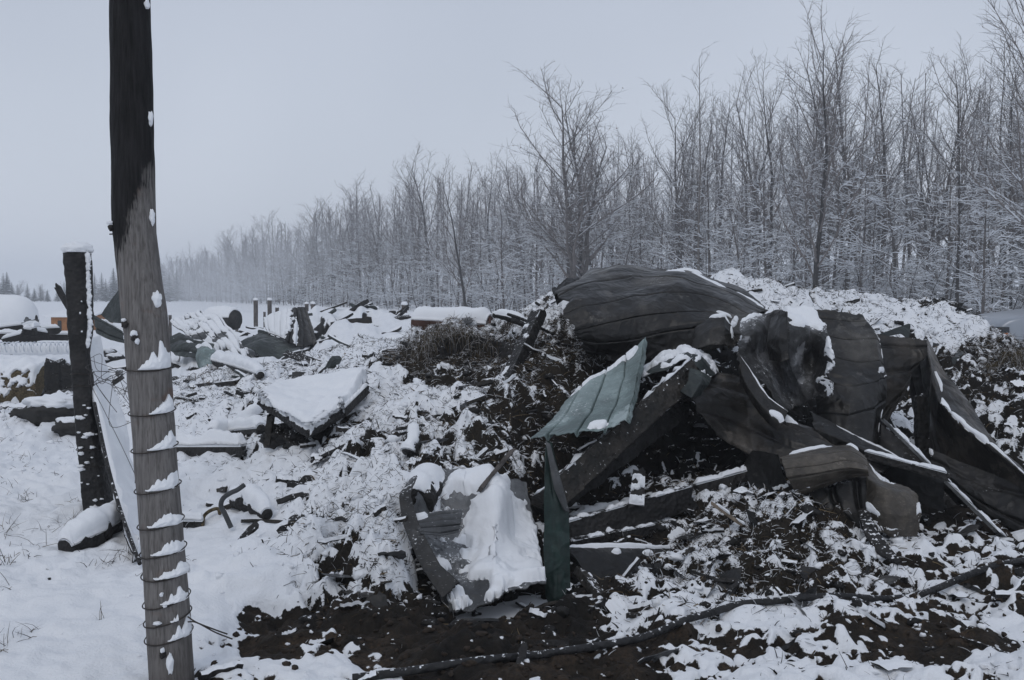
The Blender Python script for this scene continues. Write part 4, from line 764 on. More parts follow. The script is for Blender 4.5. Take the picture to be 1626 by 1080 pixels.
# straighten the depth so that the post stands upright
pbase = pc[-1].copy(); pbase[2] = gz(pbase[0], pbase[1])
a = np.linspace(0, 2*math.pi, 48, endpoint=False)
rd = pr[:, None]*(1+.03*np.sin(a*2+pys[:, None]*.004)+.03*fbm(np.cos(a)[None]*1.2+0*pys[:, None], np.sin(a)[None]*1.2+0*pys[:, None], pys[:, None]*.012, 3)+.014*pn(np.cos(a)[None]*9+0*pys[:, None], np.sin(a)[None]*9+0*pys[:, None], pys[:, None]*.02))
def bul(cx, cy, ra, s): return s*np.exp(-(((a[None]-cx+math.pi) % (2*math.pi)-math.pi)/ra)**2-((pys[:, None]-cy)/26)**2)
rd = rd*(1+bul(4.7, 555, .5, .04)+bul(6.1, 500, .5, .10)+bul(5.9, 210, .4, .05)-bul(5.7, 640, .4, .10)+bul(3.3, 350, .5, .05))
ring = pc[:, None]+np.stack([np.cos(a)[None]*rd, np.sin(a)[None]*rd, 0*rd], 2)
post = thing('wooden_post', pbase, 'tall leaning grey post wound with wire and charred black at the top', 'post')
S_ = 48; n_ = len(pys); i = np.arange(n_-1)[:, None]*S_; j = np.arange(S_)[None]; j2 = (j+1) % S_
f = np.stack([(i+j).ravel(), (i+S_+j).ravel(), (i+S_+j2).ravel(), (i+j2).ravel()], 1)
f = np.concatenate([f, np.array([[0, q, q+1, q+1] for q in range(1, S_-1)])]) if False else f
mesh_np('shaft', ring.reshape(-1, 3), f, POSTW, post)
def post_pt(px_frac, py, out=0.0):
    c, r_ = ctr(py); ang = -math.acos(max(-1, min(1, px_frac))); q = P(c, py, PD); rr_ = r_*PD/F+out
    return q+np.array([math.cos(ang)*rr_, math.sin(ang)*rr_, 0])
wires = [(583,583),(654,651),(713,706),(777,768),(833,824),(877,868),(911,906),(957,944),(986,971),(1012,1001)]
for li, ri in wires:
    th = np.linspace(0, 2*math.pi, 40); yy = (li+ri)/2-(np.cos(th))*(li-ri)/2
    wp = []
    for t, y in zip(th, yy):
        c, r_ = ctr(y); q = P(c, y+math.sin(t)*-4, PD); rr_ = r_*PD/F*1.035+.002; wp.append(q+np.array([math.cos(t)*rr_, math.sin(t)*rr_, random.uniform(-.001, .001)]))
    rod('wire_loop', None, None, wp, .0026, WIRE, 80, 6, parent=post)
# snow wedges caught on each loop: start fraction, px fractions and height
wedge = [(583, -.1, 1.02, 44), (652, .25, 1.02, 26), (708, .05, 1.02, 34), (771, -.2, 1.0, 32), (827, -.25, 1.02, 32), (871, -.2, 1.0, 28), (907, -.15, 1.12, 24), (947, .1, 1.0, 22), (975, .45, .75, 10), (1004, .3, 1.05, 30)]
rw = np.random.default_rng(5)
def wedge_snow(y0, f0, f1, hgt, thick=.022, seed=0):
    nu, nv = 46, 20; g = np.zeros((nv, nu, 3)); back = np.zeros((nv, nu, 3))
    for jx in range(nu):
        t = jx/(nu-1); fr = f0+(f1-f0)*t; hh = hgt*(t**1.1)*(1+.55*float(fbm(np.array(t*5+seed), np.array(seed), 2., 3))); hh = max(hh, 2)
        if t > .93: hh *= 1-(t-.93)*4
        for iy in range(nv):
            s = iy/(nv-1); y = y0+2-hh*(1-s)
            bul_ = thick*(math.sin(math.pi*min(1, max(0, .02+s*.98)))**.5*(.35+.65*s))*min(1, t*6+.15)*min(1, (1-t)*8+.2)
            nz_ = 1+.35*float(fbm(np.array(t*6+seed), np.array(s*3.), 1., 2))
            g[iy, jx] = post_pt(min(fr, 1.), y, bul_*nz_+max(0, fr-1)*.12); back[iy, jx] = post_pt(min(fr, 1.), y, -.004)
    N = nu*nv; f = gfaces(nv, nu); top = np.arange(nu); bot = (nv-1)*nu+np.arange(nu); lef = np.arange(nv)*nu; rig = lef+nu-1
    fs = [f]+[np.stack([e[:-1], e[1:], e[1:]+N, e[:-1]+N], 1) for e in (top, bot, lef, rig)]
    return mesh_np('snow_wedge', np.concatenate([g.reshape(-1, 3), back.reshape(-1, 3)]), np.concatenate(fs), SNOW, post)
for q, (y0, f0, f1, hh) in enumerate(wedge): wedge_snow(y0, f0, f1, hh*rw.uniform(.75, 1.15), rw.uniform(.012, .024), q*3.1)
def blob(c, r3, seed=0, name='snow_lump', parent=None, mat=None, nr=16, ns=22, amp=.35, fr=1.6, flatbot=False):
    th = np.linspace(0.001, math.pi-.001, nr); ph = np.linspace(0, 2*math.pi, ns)
    u = np.stack([np.sin(th)[:, None]*np.cos(ph)[None], np.sin(th)[:, None]*np.sin(ph)[None], np.tile(np.cos(th)[:, None], (1, ns))], 2)
    n = fbm(u[..., 0]*fr+seed*7.7, u[..., 1]*fr, u[..., 2]*fr, 3); v = u*np.array(r3)*(1+amp*n[..., None])
    if flatbot: v[..., 2] = np.maximum(v[..., 2], -r3[2]*.25)
    return mesh_np(name, v+np.array(c), gfaces(nr, ns), mat or SNOW, parent)
for (fx_, y, rx, rz, kn) in [(-.55,508,.009,.008,1),(-.1,528,.012,.014,1),(.97,190,.010,.028,0),(.95,345,.010,.03,0),(-.85,356,.014,.010,1),(.35,1040,.014,.040,0),(.0,540,.008,.012,0),(.85,475,.02,.03,0),(.95,10,.01,.02,0),(.1,1018,.008,.010,1),(.2,932,.006,.008,0),(.3,950,.007,.006,0),(-.05,976,.016,.006,0)]:
    if kn: blob(post_pt(fx_, y+7, .004), (.012, .02, .014), y, 'knot', post, BARK_D)
    blob(post_pt(fx_, y, .008), (rx, .012, rz), y, 'snow_lump', post)
# little nail wires sticking out left
rod('nail', None, None, [post_pt(-.95, 372, -.01), post_pt(-1., 372, .02)], .003, WIRE, 6, 6, parent=post)

# --- charred post behind it
cp = thing('charred_post', G(152,812)[0], 'shorter burnt black post with a snow cap at left', 'post')
QD = G(155, 812)[1]
yy = np.linspace(402, 880, 160); Lx = np.interp(yy, [402,560,680,830,880], [103,113,122,137,142]); Rx = np.interp(yy, [402,520,560,640,740,830,880], [143,147,141,151,166,186,190])
pc2 = np.array([P((l+r_)/2, y, QD) for l, r_, y in zip(Lx, Rx, yy)]); pr2 = (Rx-Lx)/2*QD/F
a = np.linspace(0, 2*math.pi, 28, endpoint=False); sq = 1/np.maximum(np.abs(np.cos(a)), np.abs(np.sin(a)))**.55
rd = pr2[:, None]*sq[None]*(.93+.05*fbm(np.cos(a)[None]*3+0*yy[:, None], np.sin(a)[None]*3+0*yy[:, None], yy[:, None]*.03, 3)+.05*pn(np.cos(a)[None]*7+0*yy[:, None], np.sin(a)[None]*7+0*yy[:, None], yy[:, None]*.12))
ring = pc2[:, None]+np.stack([np.cos(a)[None]*rd, np.sin(a)[None]*rd, 0*rd], 2)
S_ = 28; n_ = len(yy); i = np.arange(n_-1)[:, None]*S_; j = np.arange(S_)[None]; j2 = (j+1) % S_
f = np.stack([(i+j).ravel(), (i+S_+j).ravel(), (i+S_+j2).ravel(), (i+j2).ravel()], 1)
mm = MB(); mm.add(np.concatenate([ring.reshape(-1, 3), pc2[:1]]), f); mm.f.append(np.array([[n_*S_, q, (q+1) % S_, (q+1) % S_] for q in range(S_)])); mm.m.append(np.zeros(S_))
mm.build('shaft', CHAR, cp, False)
topc = pc2[0]
blob(topc+np.array([.0, 0, .02]), (.102, .10, .062), 3, 'snow_cap', cp, None, 20, 28, .2, 2.5, True)
r5 = np.random.default_rng(9)
for q in range(95):
    if q < 60: y = 404+q*2.4+r5.uniform(-3, 3); fr = r5.uniform(.93, 1.05); s = r5.uniform(.006, .014); vs_ = r5.uniform(1., 2.6)
    elif q < 64: y = r5.uniform(408, 540); fr = r5.uniform(.7, .95); s = r5.uniform(.002, .005); vs_ = 1.3
    else: y = r5.uniform(640, 840); fr = r5.uniform(.15, 1.0); s = r5.uniform(.006, .022); vs_ = .6
    l = np.interp(y, yy, Lx); r_ = np.interp(y, yy, Rx)
    x = l+(r_-l)*fr; rr_ = (r_-l)/2*QD/F; ox = (fr-.5)*2; pz = P(x, y, QD); pz[1] -= rr_*(.98 if abs(ox) < .85 else .5)
    blob(pz, (s*1.4, s*.8, s*vs_), q, 'snow_fleck', cp, None, 8, 10, .7)
for y in (593, 612, 712, 738):
    l = np.interp(y, yy, Lx); r_ = np.interp(y, yy, Rx); c = P((l+r_)/2, y, QD); rr_ = (r_-l)/2*QD/F*1.12
    rod('wire_loop', None, None, [c+np.array([math.cos(t)*rr_, math.sin(t)*rr_, .004*math.sin(3*t)]) for t in np.linspace(0, 6.283, 30)], .003, WIRE, 60, 5, parent=cp)
# snow-covered board leaning against it
sheet('leaning_board', 'snow-covered board leaning on the burnt black post with a dark lower edge', 'board', [
 [(132,545,QD+.15),(142,540,QD+.25),(157,535,QD+.4)],[(140,600,QD+.05),(152,605,QD+.15),(172,610,QD+.3)],[(152,660,QD-.1),(172,670,QD),(198,680,QD+.2)],[(170,740,QD-.3),(195,750,QD-.15),(214,755,QD)],[(196,830,QD-.75),(212,835,QD-.65),(226,838,QD-.5)],[(214,890,QD-1.2),(222,890,QD-1.1),(232,888,QD-1.0)]],
 CHAR, 40, 140, .02, None, (.02, 4), 60, dict(cover=1.0, th=.06, nzmin=-.4, sc=8, namp=.8))
rod('barbed_cable', 'thick dark cable running down beside the leaning snowy board', 'cable', [P(150,640,QD-.2), P(170,735,QD-.55), P(188,800,QD-.8), P(205,850,QD-1.1), P(222,895,QD-1.35)], .012, CHAR, 60, 8)
log('snowy_log', 'short dark log under thick snow at the foot of the burnt black post', 'log', [G(104,878)[0]+np.array([0,0,.03]), G(150,862)[0]+np.array([0,0,.06]), G(192,838)[0]+np.array([0,0,.07])], [.05,.085,.06], CHAR, 18, 50, .45, 61, (.75, .055))
# wire tangle between the posts
rt = np.random.default_rng(21); tang = MB()
for q in range(9):
    p0 = P(rt.uniform(136,150), rt.uniform(565,600), QD-.1); p3 = P(rt.uniform(185,235), rt.uniform(600,770), QD-rt.uniform(.2,1.5))
    mid = [p0+(p3-p0)*t+rt.normal(size=3)*[.09,.05,.07] for t in (.25,.5,.75)]
    v, f = tube_np(np.array([p0]+mid+[p3]), .0018, 5, 30); tang.add(v, f)
o = tang.build('wire_tangle', WIRE); tag(o, 'tangle of thin rusty wire strung between the two posts', 'wire')
bw = MB()
for q in range(2):
    p0 = post_pt(.95, 975+q*8, .01); b_ = np.array([p0, p0+np.array([.04,-.01,-.02+.02*q]), p0+np.array([.10,.02,-.06+.01*q]), p0+np.array([.14+.02*q,.05,-.09])]); v, f = tube_np(b_, .003, 5, 20); bw.add(v, f)
bw.build('loose_wire_end', WIRE, post)

# --- black hose in the foreground
hp_ = [(560,1094),(680,1078),(800,1062),(900,1042),(1000,1020),(1080,999),(1140,980),(1200,969),(1300,966),(1390,961),(1450,946),(1520,930),(1626,909),(1720,890)]
g0_ = Z0
def G0(px, py):
    ds = np.geomspace(2.5, 30, 900); v_ = P(px, py, 1.)-np.array([0, 0, H]); pts = v_[None]*ds[:, None]+np.array([0, 0, H])
    u = pts[:, 0]/pts[:, 1]; i = np.interp(pts[:, 1], dd, np.arange(len(dd))).astype(int); j = np.interp(u, uu, np.arange(len(uu))).astype(int)
    k_ = np.where(pts[:, 2] <= Z0[i, j]+.02)[0]; return pts[k_[0]]
hpts = cr(np.array([G0(x, y) for (x, y) in hp_]), 220)
for _ in range(40):
    q_ = np.pad(hpts, ((1, 1), (0, 0)), mode='edge'); hpts[1:-1] = ((q_[:-2]+q_[2:])/2)[1:-1]
zz = gz(hpts[:, 0], hpts[:, 1]); zz = np.max([np.roll(zz, q_) for q_ in range(-4, 5)], 0)
for _ in range(60): q_ = np.pad(zz, 1, mode='edge'); zz = (q_[:-2]+q_[2:])/2
hpts[:, 2] = zz+.008
rod('rubber_hose', 'long black rubber hose curving across the bare ground in the foreground', 'hose', hpts, .0175, RUBBER, 300, 14)

def L(px, py, dl=.15):
    d_ = G(px, py)[1]; return P(px, py, d_-dl)
def LD(px, py, dl=.15): return (px, py, G(px, py)[1]-dl)
# --- middle ground left: slab, logs, pipe
SD = G(492, 706)[1]-.05
sheet('snowy_slab', 'sagging dark slab loaded with thick smooth snow left of centre', 'slab', [
 [(440,620,SD+1.0),(500,622,SD+1.0),(545,613,SD+1.0),(580,606,SD+1.0)],[(424,628,SD+.55),(475,642,SD+.4),(530,634,SD+.5),(582,612,SD+.7)],[(411,638,SD+.2),(450,660,SD),(492,684,SD-.25),(545,652,SD+.1)],[(412,645,SD+.2),(450,667,SD),(492,692,SD-.25),(545,660,SD+.1)]],
 CHAR, 100, 80, .03, None, (.03, 2), 62, dict(cover=1.2, th=.10, nzmin=-.2, sc=6), ragged=.08)
beam('slab_edge_board', 'dark board standing on edge at the right end of the snowy slab', 'board', P(545,656,SD+.1), P(583,618,SD+.55), .03, .08, CHAR, 0, 63, (.6,.02))
for (x0, y0, x1, y1, d_) in ((425,706,430,662,SD+.15),):
    beam('support_stub', 'charred stub under the left front corner of the snowy slab', 'post', P(x0,y0,d_), P(x1,y1,d_), .05, .06, CHAR_D, 0, x0, None)
beam('charred_beam', 'long black beam under snow just right of the tall grey post', 'beam', L(262,716,.12), L(388,716,.12), .09, .09, CHAR, 0, 64, (1.3, .1))
log('snowy_log', 'log under snow just behind the long black beam', 'log', [L(335,690), L(370,686), L(415,682)], .05, CHAR, 10, 30, .2, 65, (1.1, .07))
log('snowy_log', 'thin snow-covered pole slanting up toward the snowy slab', 'log', [L(372,678), L(395,668), L(414,655)], .03, CHAR_D, 10, 30, .2, 66, (1.1, .06))
for q, (x, y, s_) in enumerate([(448,700,.11),(468,706,.09),(505,690,.1),(430,700,.07)]):
    p_ = L(x, y, 0); blob_later.append((p_, s_, q))
rod('bent_pipe', 'grey bent pipe arching out of the snow right of the tall grey post', 'pipe', [P(x_, y_, G(367,838)[1]-.05) for x_, y_ in ((388,770),(377,778),(366,783),(354,792),(351,804),(357,816),(367,838))], .016, M_plain('grey_pipe', (.05,.053,.056), .5), 60, 10)
beam('charred_beam', 'dark bar under snow beside the bent pipe', 'beam', L(275,832,.06), L(322,833,.06), .04, .05, CHAR, 0, 67, (1.2, .06))
rod('rope_end', 'tan frayed cord curling from the dark bar beside the bent pipe', 'cord', [L(322,834,.06), L(324,820,.1), L(334,811,.1), L(346,808,.1), L(349,816,.08)], .012, HAYM, 40, 8)
log('charred_log', 'black charred piece standing in for a dark hole under snow right of the bent pipe', 'log', [L(372,796,.05), L(398,800,.07), L(424,818,.05)], [.04,.075,.04], CHAR, 14, 30, .4, 68, (.6,.04))  # black piece gives the dark of a charred opening in the snow
log('charred_log', 'charred log with snow on top left of the dark crumpled sheet', 'log', [L(342,574,.3), L(380,584,.3), L(414,596,.3)], [.08,.10,.05], CHAR, 12, 30, .3, 69, (1.1,.08))

for (p_, s_, q) in blob_later:
    T = thing('charred_lump', p_, ['black lump deepest in the hollow under the snowy slab','black lump at the middle front under the snowy slab','black lump under the right front corner of the snowy slab','small black lump beside the charred stub under the snowy slab'][q], 'charred lump'); blob(p_+[0,0,s_*.3], (s_*1.3,s_,s_*.8), q+60, 'lump', T, BRANCHC, amp=.7)
# --- collapsed sheets farther left
sheet('corrugated_sheet', 'long corrugated sheet sliding down to the right under streaks of snow behind the tall post', 'metal sheet', [
 [(268,506,19.2),(292,495,19.4),(320,490,19.6)],[(300,535,18.3),(325,520,18.5),(352,512,18.8)],[(345,573,17.4),(370,572,17.5),(402,570,17.6)]], GREYM, 120, 110, .02, ('u', 6, .06, .25), (.12, .9), 70, dict(cover=.52, th=.05, nzmin=.25, sc=3.5, namp=.9), ragged=.06)
sheet('dark_sheet', 'dark folded sheet with snow at the foot of the long corrugated sheet', 'metal sheet', [
 [(262,540,18.2),(285,527,18.3),(305,534,18.0),(340,548,17.7)],[(266,552,17.9),(288,545,17.7),(310,552,17.5),(335,560,17.3)],[(280,565,17.6),(295,568,17.4),(310,570,17.2),(325,575,17.1)]], GREENM, 70, 60, .02, ('v', 2, .05, .4), (.06, 1.2), 71, dict(cover=.3, th=.05, sc=3))
sheet('pale_green_curl', 'curled pale green sheet end lying in snow near the tall post', 'metal sheet', [
 [(316,552,17.0),(328,546,16.9),(338,556,16.8),(346,572,16.8)],[(312,566,16.8),(322,566,16.6),(334,570,16.6),(346,580,16.7)],[(314,584,16.8),(324,585,16.6),(336,583,16.6),(346,580,16.7)]], TEAL, 50, 40, .02, None, (.03, 1.5), 72, dict(cover=.1, th=.04, blobs=[(.3,0,.4,.15)]))
sheet('dark_sheet', 'low dark crumpled sheet lying in snow beside the tent-shaped sheet', 'metal sheet', [
 [(380,543,18.4),(410,528,18.8),(447,536,18.6),(478,550,18.2)],[(392,553,17.9),(415,545,18.0),(450,552,17.9),(474,556,17.9)],[(405,562,17.6),(430,570,17.4),(456,572,17.4),(470,564,17.6)]], GREENM, 90, 60, .02, None, (.09, 1.1), 73, dict(cover=.08, th=.04, nzmin=.5))
tt, _g = sheet('tent_sheet', 'tent-shaped corrugated sheet with a snow-covered left side', 'metal sheet', [
 [(418,505,19.4),(440,497,19.2),(461,489,19.0),(474,487,18.9),(487,487,19.2)],[(420,518,19.0),(440,514,18.8),(458,514,18.4),(478,515,18.5),(495,517,18.9)],[(424,527,18.7),(440,533,18.4),(454,539,18.0),(478,550,18.1),(504,547,18.6)]], BURNT, 110, 80, .02, ('u', 8, .035, .5), (.03, 1), 74, dict(cover=0., th=.04, nzmin=.8, blobs=[(.22,.5,.36,.9),(.66,.7,.05,.35)]))
log('dark_drum', 'dark battered drum half hidden behind the corrugated sheet', 'drum', [P(333,507,23), P(352,508,22.8), P(374,508,22.6)], [.24,.27,.25], BURNT_D, 20, 24, .12, 75, (.7,.06))
sheet('dark_sheet', 'dark pointed sheet rising behind the tall grey post', 'metal sheet', [[(160,500,16),(172,482,16),(190,462,16)],[(168,506,16),(185,500,15.8),(215,490,15.6)],[(176,512,15.9),(200,514,15.6),(222,512,15.5)]], GREENM, 40, 40, .02, None, (.03, 1.5), 76, dict(cover=.05, th=.03))
sheet('dark_sheet', 'dark green folded sheet between the two posts', 'metal sheet', [[(148,500,15.4),(170,512,15.2),(195,526,15.0)],[(150,512,15.2),(172,524,15.0),(196,536,14.9)],[(155,530,15.1),(175,540,14.9),(198,546,14.8)]], GREENM, 50, 40, .02, ('v', 2, .03, .3), (.03, 1.5), 77, dict(cover=.05, th=.05, blobs=[(.7,.02,.4,.07)]))
for q, (x, y, s) in enumerate([(168,560,.2),(185,566,.16),(160,572,.15)]):
    p_, _ = G(x, y+6); T = thing('rubble_block', p_, ['rounded dark rubble under snow right of the burnt post, leftmost large one','small dark rubble lump beside the tall post, farthest right','low dark rubble lump nearest the leaning snowy board'][q], 'rubble'); blob(p_+[0,0,s*.3], (s*1.2,s,s*.7), q, 'block', T, BRANCHC); blob(p_+[0,-.03,s*.75], (s*1.15,s*.9,s*.35), q+4, 'snow_cap', T)
beam('burnt_stick', 'burnt stick poking up left of the burnt black post', 'stick', P(116,500,9.5), P(92,457,9.5), .03, .06, CHAR, 0, 78, (.3,.01))

# --- left edge: tank, bale, wire roll, blocks
T = log('snowy_tank', 'large rounded tank under a thick pillow of snow at the left edge', 'tank', [P(-150,508,20), P(-40,508,20), P(30,508,20), P(50,508,20), P(56,508,20)], [.36,.36,.36,.30,.12], GREYM, 24, 40, .02, 79, None, partname='shell')
g_ = []
for t in np.linspace(0, 1, 60):
    x = -150+206*t; rr_ = .46*math.sqrt(max(.02, 1-max(0, (t-.82)/.18)**2.5)); c = P(x, 506, 20)
    g_.append([c+np.array([.02, math.cos(b)*rr_, math.sin(b)*rr_*1.2]) for b in np.linspace(-.2, math.pi+.2, 24)])
mesh_np('snow_cover', np.array(g_)+.012*fbm(np.array(g_)[..., 0]*2, np.array(g_)[..., 1]*2, np.array(g_)[..., 2]*2, 2)[..., None], gfaces(60, 24), SNOW, T)
rb = np.random.default_rng(33)
for q in range(9):
    x0, x1 = rb.uniform(-40, 60), rb.uniform(30, 110); y0, y1 = rb.uniform(522, 545), rb.uniform(516, 548); d_ = rb.uniform(15, 18)
    beam('charred_board', 'charred board among snowy scrap below the big rounded tank', 'board', P(x0,y0,d_), P(x1,y1,d_+.3), .05, .12, CHAR, rb.uniform(-.3,.3), q+80, (1.0,.06), group='charred boards below the rounded tank', n=24)
bl = thing('straw_bale', G(35,640)[0], 'old straw bale in wire netting under snow at the left edge', 'bale')
gb = np.array([[P(-60+u_*34, 0, 12.6)*[1,0,0]+np.array([0, P(0,600,12.6)[1]+dy, 0])+np.array([0,0,zz_]) for u_ in range(5)] for dy, zz_ in ((-.3,.0),(-.33,.2),(-.30,.42),(-.2,.50),(.1,.54),(.35,.50),(.45,.3),(.45,0))])
gs = surf(gb, 120, 100, None, (.035, 6), 3); zb = gz(np.array([P(35,0,12.6)[0]]), np.array([12.4]))[0]; gs[..., 2] += zb
v, f = shell(gs, .02); mesh_np('straw_body', v, f, HAYM, bl); snow_on(gs, bl, cover=.85, th=.07, seed=2, nzmin=-.05, sc=6)
for s_ in (0, -1):
    c = gs[:, s_].mean(0); m = MB(); e = gs[:, s_]; m.add(np.concatenate([e, c[None]]), np.array([[q, q+1, len(e), len(e)] for q in range(len(e)-1)])); m.build('end_face', HAYM, bl)
wr = thing('wire_roll', P(20,556,14), 'roll of wire netting coated in snow on top of the scrap at left', 'wire')
for q in range(26):
    c = P(-60+q*6.8, 552, 14); mr = [c+np.array([.008*math.sin(q), math.cos(t)*.10, math.sin(t)*.085]) for t in np.linspace(0, 6.283, 18)]
    if q < 26: rod('netting_hoop', None, None, mr, .009, TWSNOW if q % 2 else SNOW, 30, 5, parent=wr)
log('', '', '', [P(-60,556,14), P(30,557,14), P(112,556,14)], .07, SNOW, 12, 40, .3, 91, None, partname='snow_cover', parent=wr)
for q, (x, y, w_, h_, d_, lb) in enumerate([(88,615,.22,.36,12.2,'black charred block upright right of the straw bale'),(112,612,.16,.28,12.0,'dark block touching the left side of the burnt post')]):
    p_ = P(x, y, d_); beam('charred_block', lb, 'block', p_-[0,0,.1], p_+[0,0,h_], w_, .18, BRANCHC, 0, q+95, (1.1,.06), n=20)
for q, (x, y, s, lb) in enumerate([(42,652,.12,'small pointed dark rock in snow at left'),(82,655,.20,'broad dark rock under snow left of the burnt post'),(112,675,.12,'low dark slab of rock touching the burnt post')]):
    p_, d_ = G(x, y+12); T = thing('rock', p_, lb, 'rock'); blob(p_+[0,0,s*.45], (s*1.6,s,s*.8), q+9, 'stone', T, M_plain('dark_rock%d' % q, (.03,.029,.027), .8) if q == 0 else bpy.data.materials['dark_rock0']); blob(p_+[.02,.03,s*1.0], (s*1.55,s*.95,s*.5), q+2, 'snow_cap', T)

# --- fence posts in the field
for q, (x, yt, yb, w_, d_, lb) in enumerate([(406,476,515,7,30,'slender fence post left of the tent-shaped sheet, nearest it'),(428,476,502,7,31,'square-topped fence post directly behind the tent-shaped sheet'),(440,488,502,6,32,'short fence post touching the tent-shaped sheet'),(420,495,505,4,34,'tiny dark fence post between two taller ones'),(376,495,525,5,26,'thin post right of the dark battered drum'),(487,482,497,6,31,'left of the twin posts above the tent-shaped sheet'),(497,482,505,7,31,'right of the twin posts above the tent-shaped sheet'),(598,489,506,7,30,'fence post beside the rusty box in the far field'),(642,483,505,9,27,'thick fence post standing alone in snow left of the rusty tank'),(270,500,512,5,28,'small post just right of the tall grey post')]):
    T = thing('fence_post', P(x, yb, d_), lb, 'fence post', 'posts standing in the far field'); pa = P(x, yb, d_); pa[2] = min(pa[2], 0)-.05; pb = P(x, yt, d_); r_ = w_/2*d_/F
    v, f = tube_np([pa, (pa+pb)/2, pb], r_, 10, 12, .1, q); m = MB(); m.add(v, f); m.build('shaft', POSTG, T); blob(pb+[0,0,.01], (r_*1.2,r_*1.2,r_*.8), q, 'snow_cap', T, None, 8, 12, .1)
for q, (x, y, w_, h_, d_, lb) in enumerate([(585,507,.42,.2,26,'rusty box in the far field beside a fence post'),(602,513,.34,.15,24,'smaller rusty box in front of the first one')]):
    T = thing('rusty_box', P(x, y, d_), lb, 'box'); c = P(x, y, d_); m = MB(); e = .02
    for (sx, sy, lx, ly) in ((-w_/2,0,e,w_*.6),(w_/2,0,e,w_*.6),(0,-w_*.3,w_,e),(0,w_*.3,w_,e)):
        xs = np.array([[a_*lx/2+sx, b_*ly/2+sy, z_] for z_ in (-.3, h_) for a_, b_ in ((-1,-1),(1,-1),(1,1),(-1,1))])+c; m.add(xs, [(0,1,5,4),(1,2,6,5),(2,3,7,6),(3,0,4,7),(4,5,6,7)])
    m.build('box_sides', RUST, T, False); blob(c+[0,0,h_*.95], (w_*.5,w_*.3,.05), q, 'snow_fill', T)

# --- right side behind: dark arc, hay bale, peak
sheet('metal_arc', 'dark arched sheet with snow along its top right of the leaning sheet', 'metal sheet', [
 [(1492,572,9.3),(1526,548,9.5),(1564,553,9.6),(1585,568,9.5)],[(1496,585,9.0),(1530,565,9.1),(1564,568,9.2),(1580,578,9.2)],[(1500,610,8.9),(1530,598,8.9),(1562,586,9.1),(1575,590,9.1)]], GREENM, 70, 50, .01, None, (.03, 2), 101, dict(cover=.1, th=.03, blobs=[(.8,.0,.3,.12),(.7,.7,.25,.12)]))
sheet('metal_strip', 'thin sheet edge with snow low at the right edge of the pile', 'metal strip', [[(1590,618,8.4),(1630,625,8.3),(1690,640,8.2)],[(1592,626,8.3),(1630,640,8.1),(1690,660,8.0)]], BURNT_D, 40, 20, .01, None, (.01, 3), 102, dict(cover=.1, th=.012))
for q, (x, y, s, lb) in enumerate([(1474,494,.17,'black pointed clod on the crest of the rear heap, left one'),(1496,492,.18,'black pointed clod on the crest of the rear heap, right one'),(1523,503,.10,'small dark clod beside the two pointed clods'),(1245,481,.07,'tiny dark clod on snow above the crumpled shell')]):
    p_, d_ = P(x, y+8, 11.4), 0; T = thing('dark_clod', p_, lb, 'clod'); blob(p_+[0,0,s*.3], (s*1.3,s,s*.75), q+20, 'clod', T, BRANCHC, amp=.6); blob(p_+[.05,.02,s*.85], (s*.8,s*.6,s*.15), q+3, 'snow_cap', T)
hb = thing('hay_clump', P(1610,630,8.6), 'rounded clump of brown hay at the right edge above the brush', 'hay')
blob(P(1618,598,8.8), (.26,.24,.22), 5, 'hay_mass', hb, HAYM, 30, 40, .35, 2.2)
m = hanging('x', [P(1580,590,8.6), P(1600,570,8.6), P(1625,565,8.6), P(1650,580,8.6)], 500, .08, .25, 8, ''); m.build('hay_strands', [HAYM, HAY2, HAY3], hb, False)

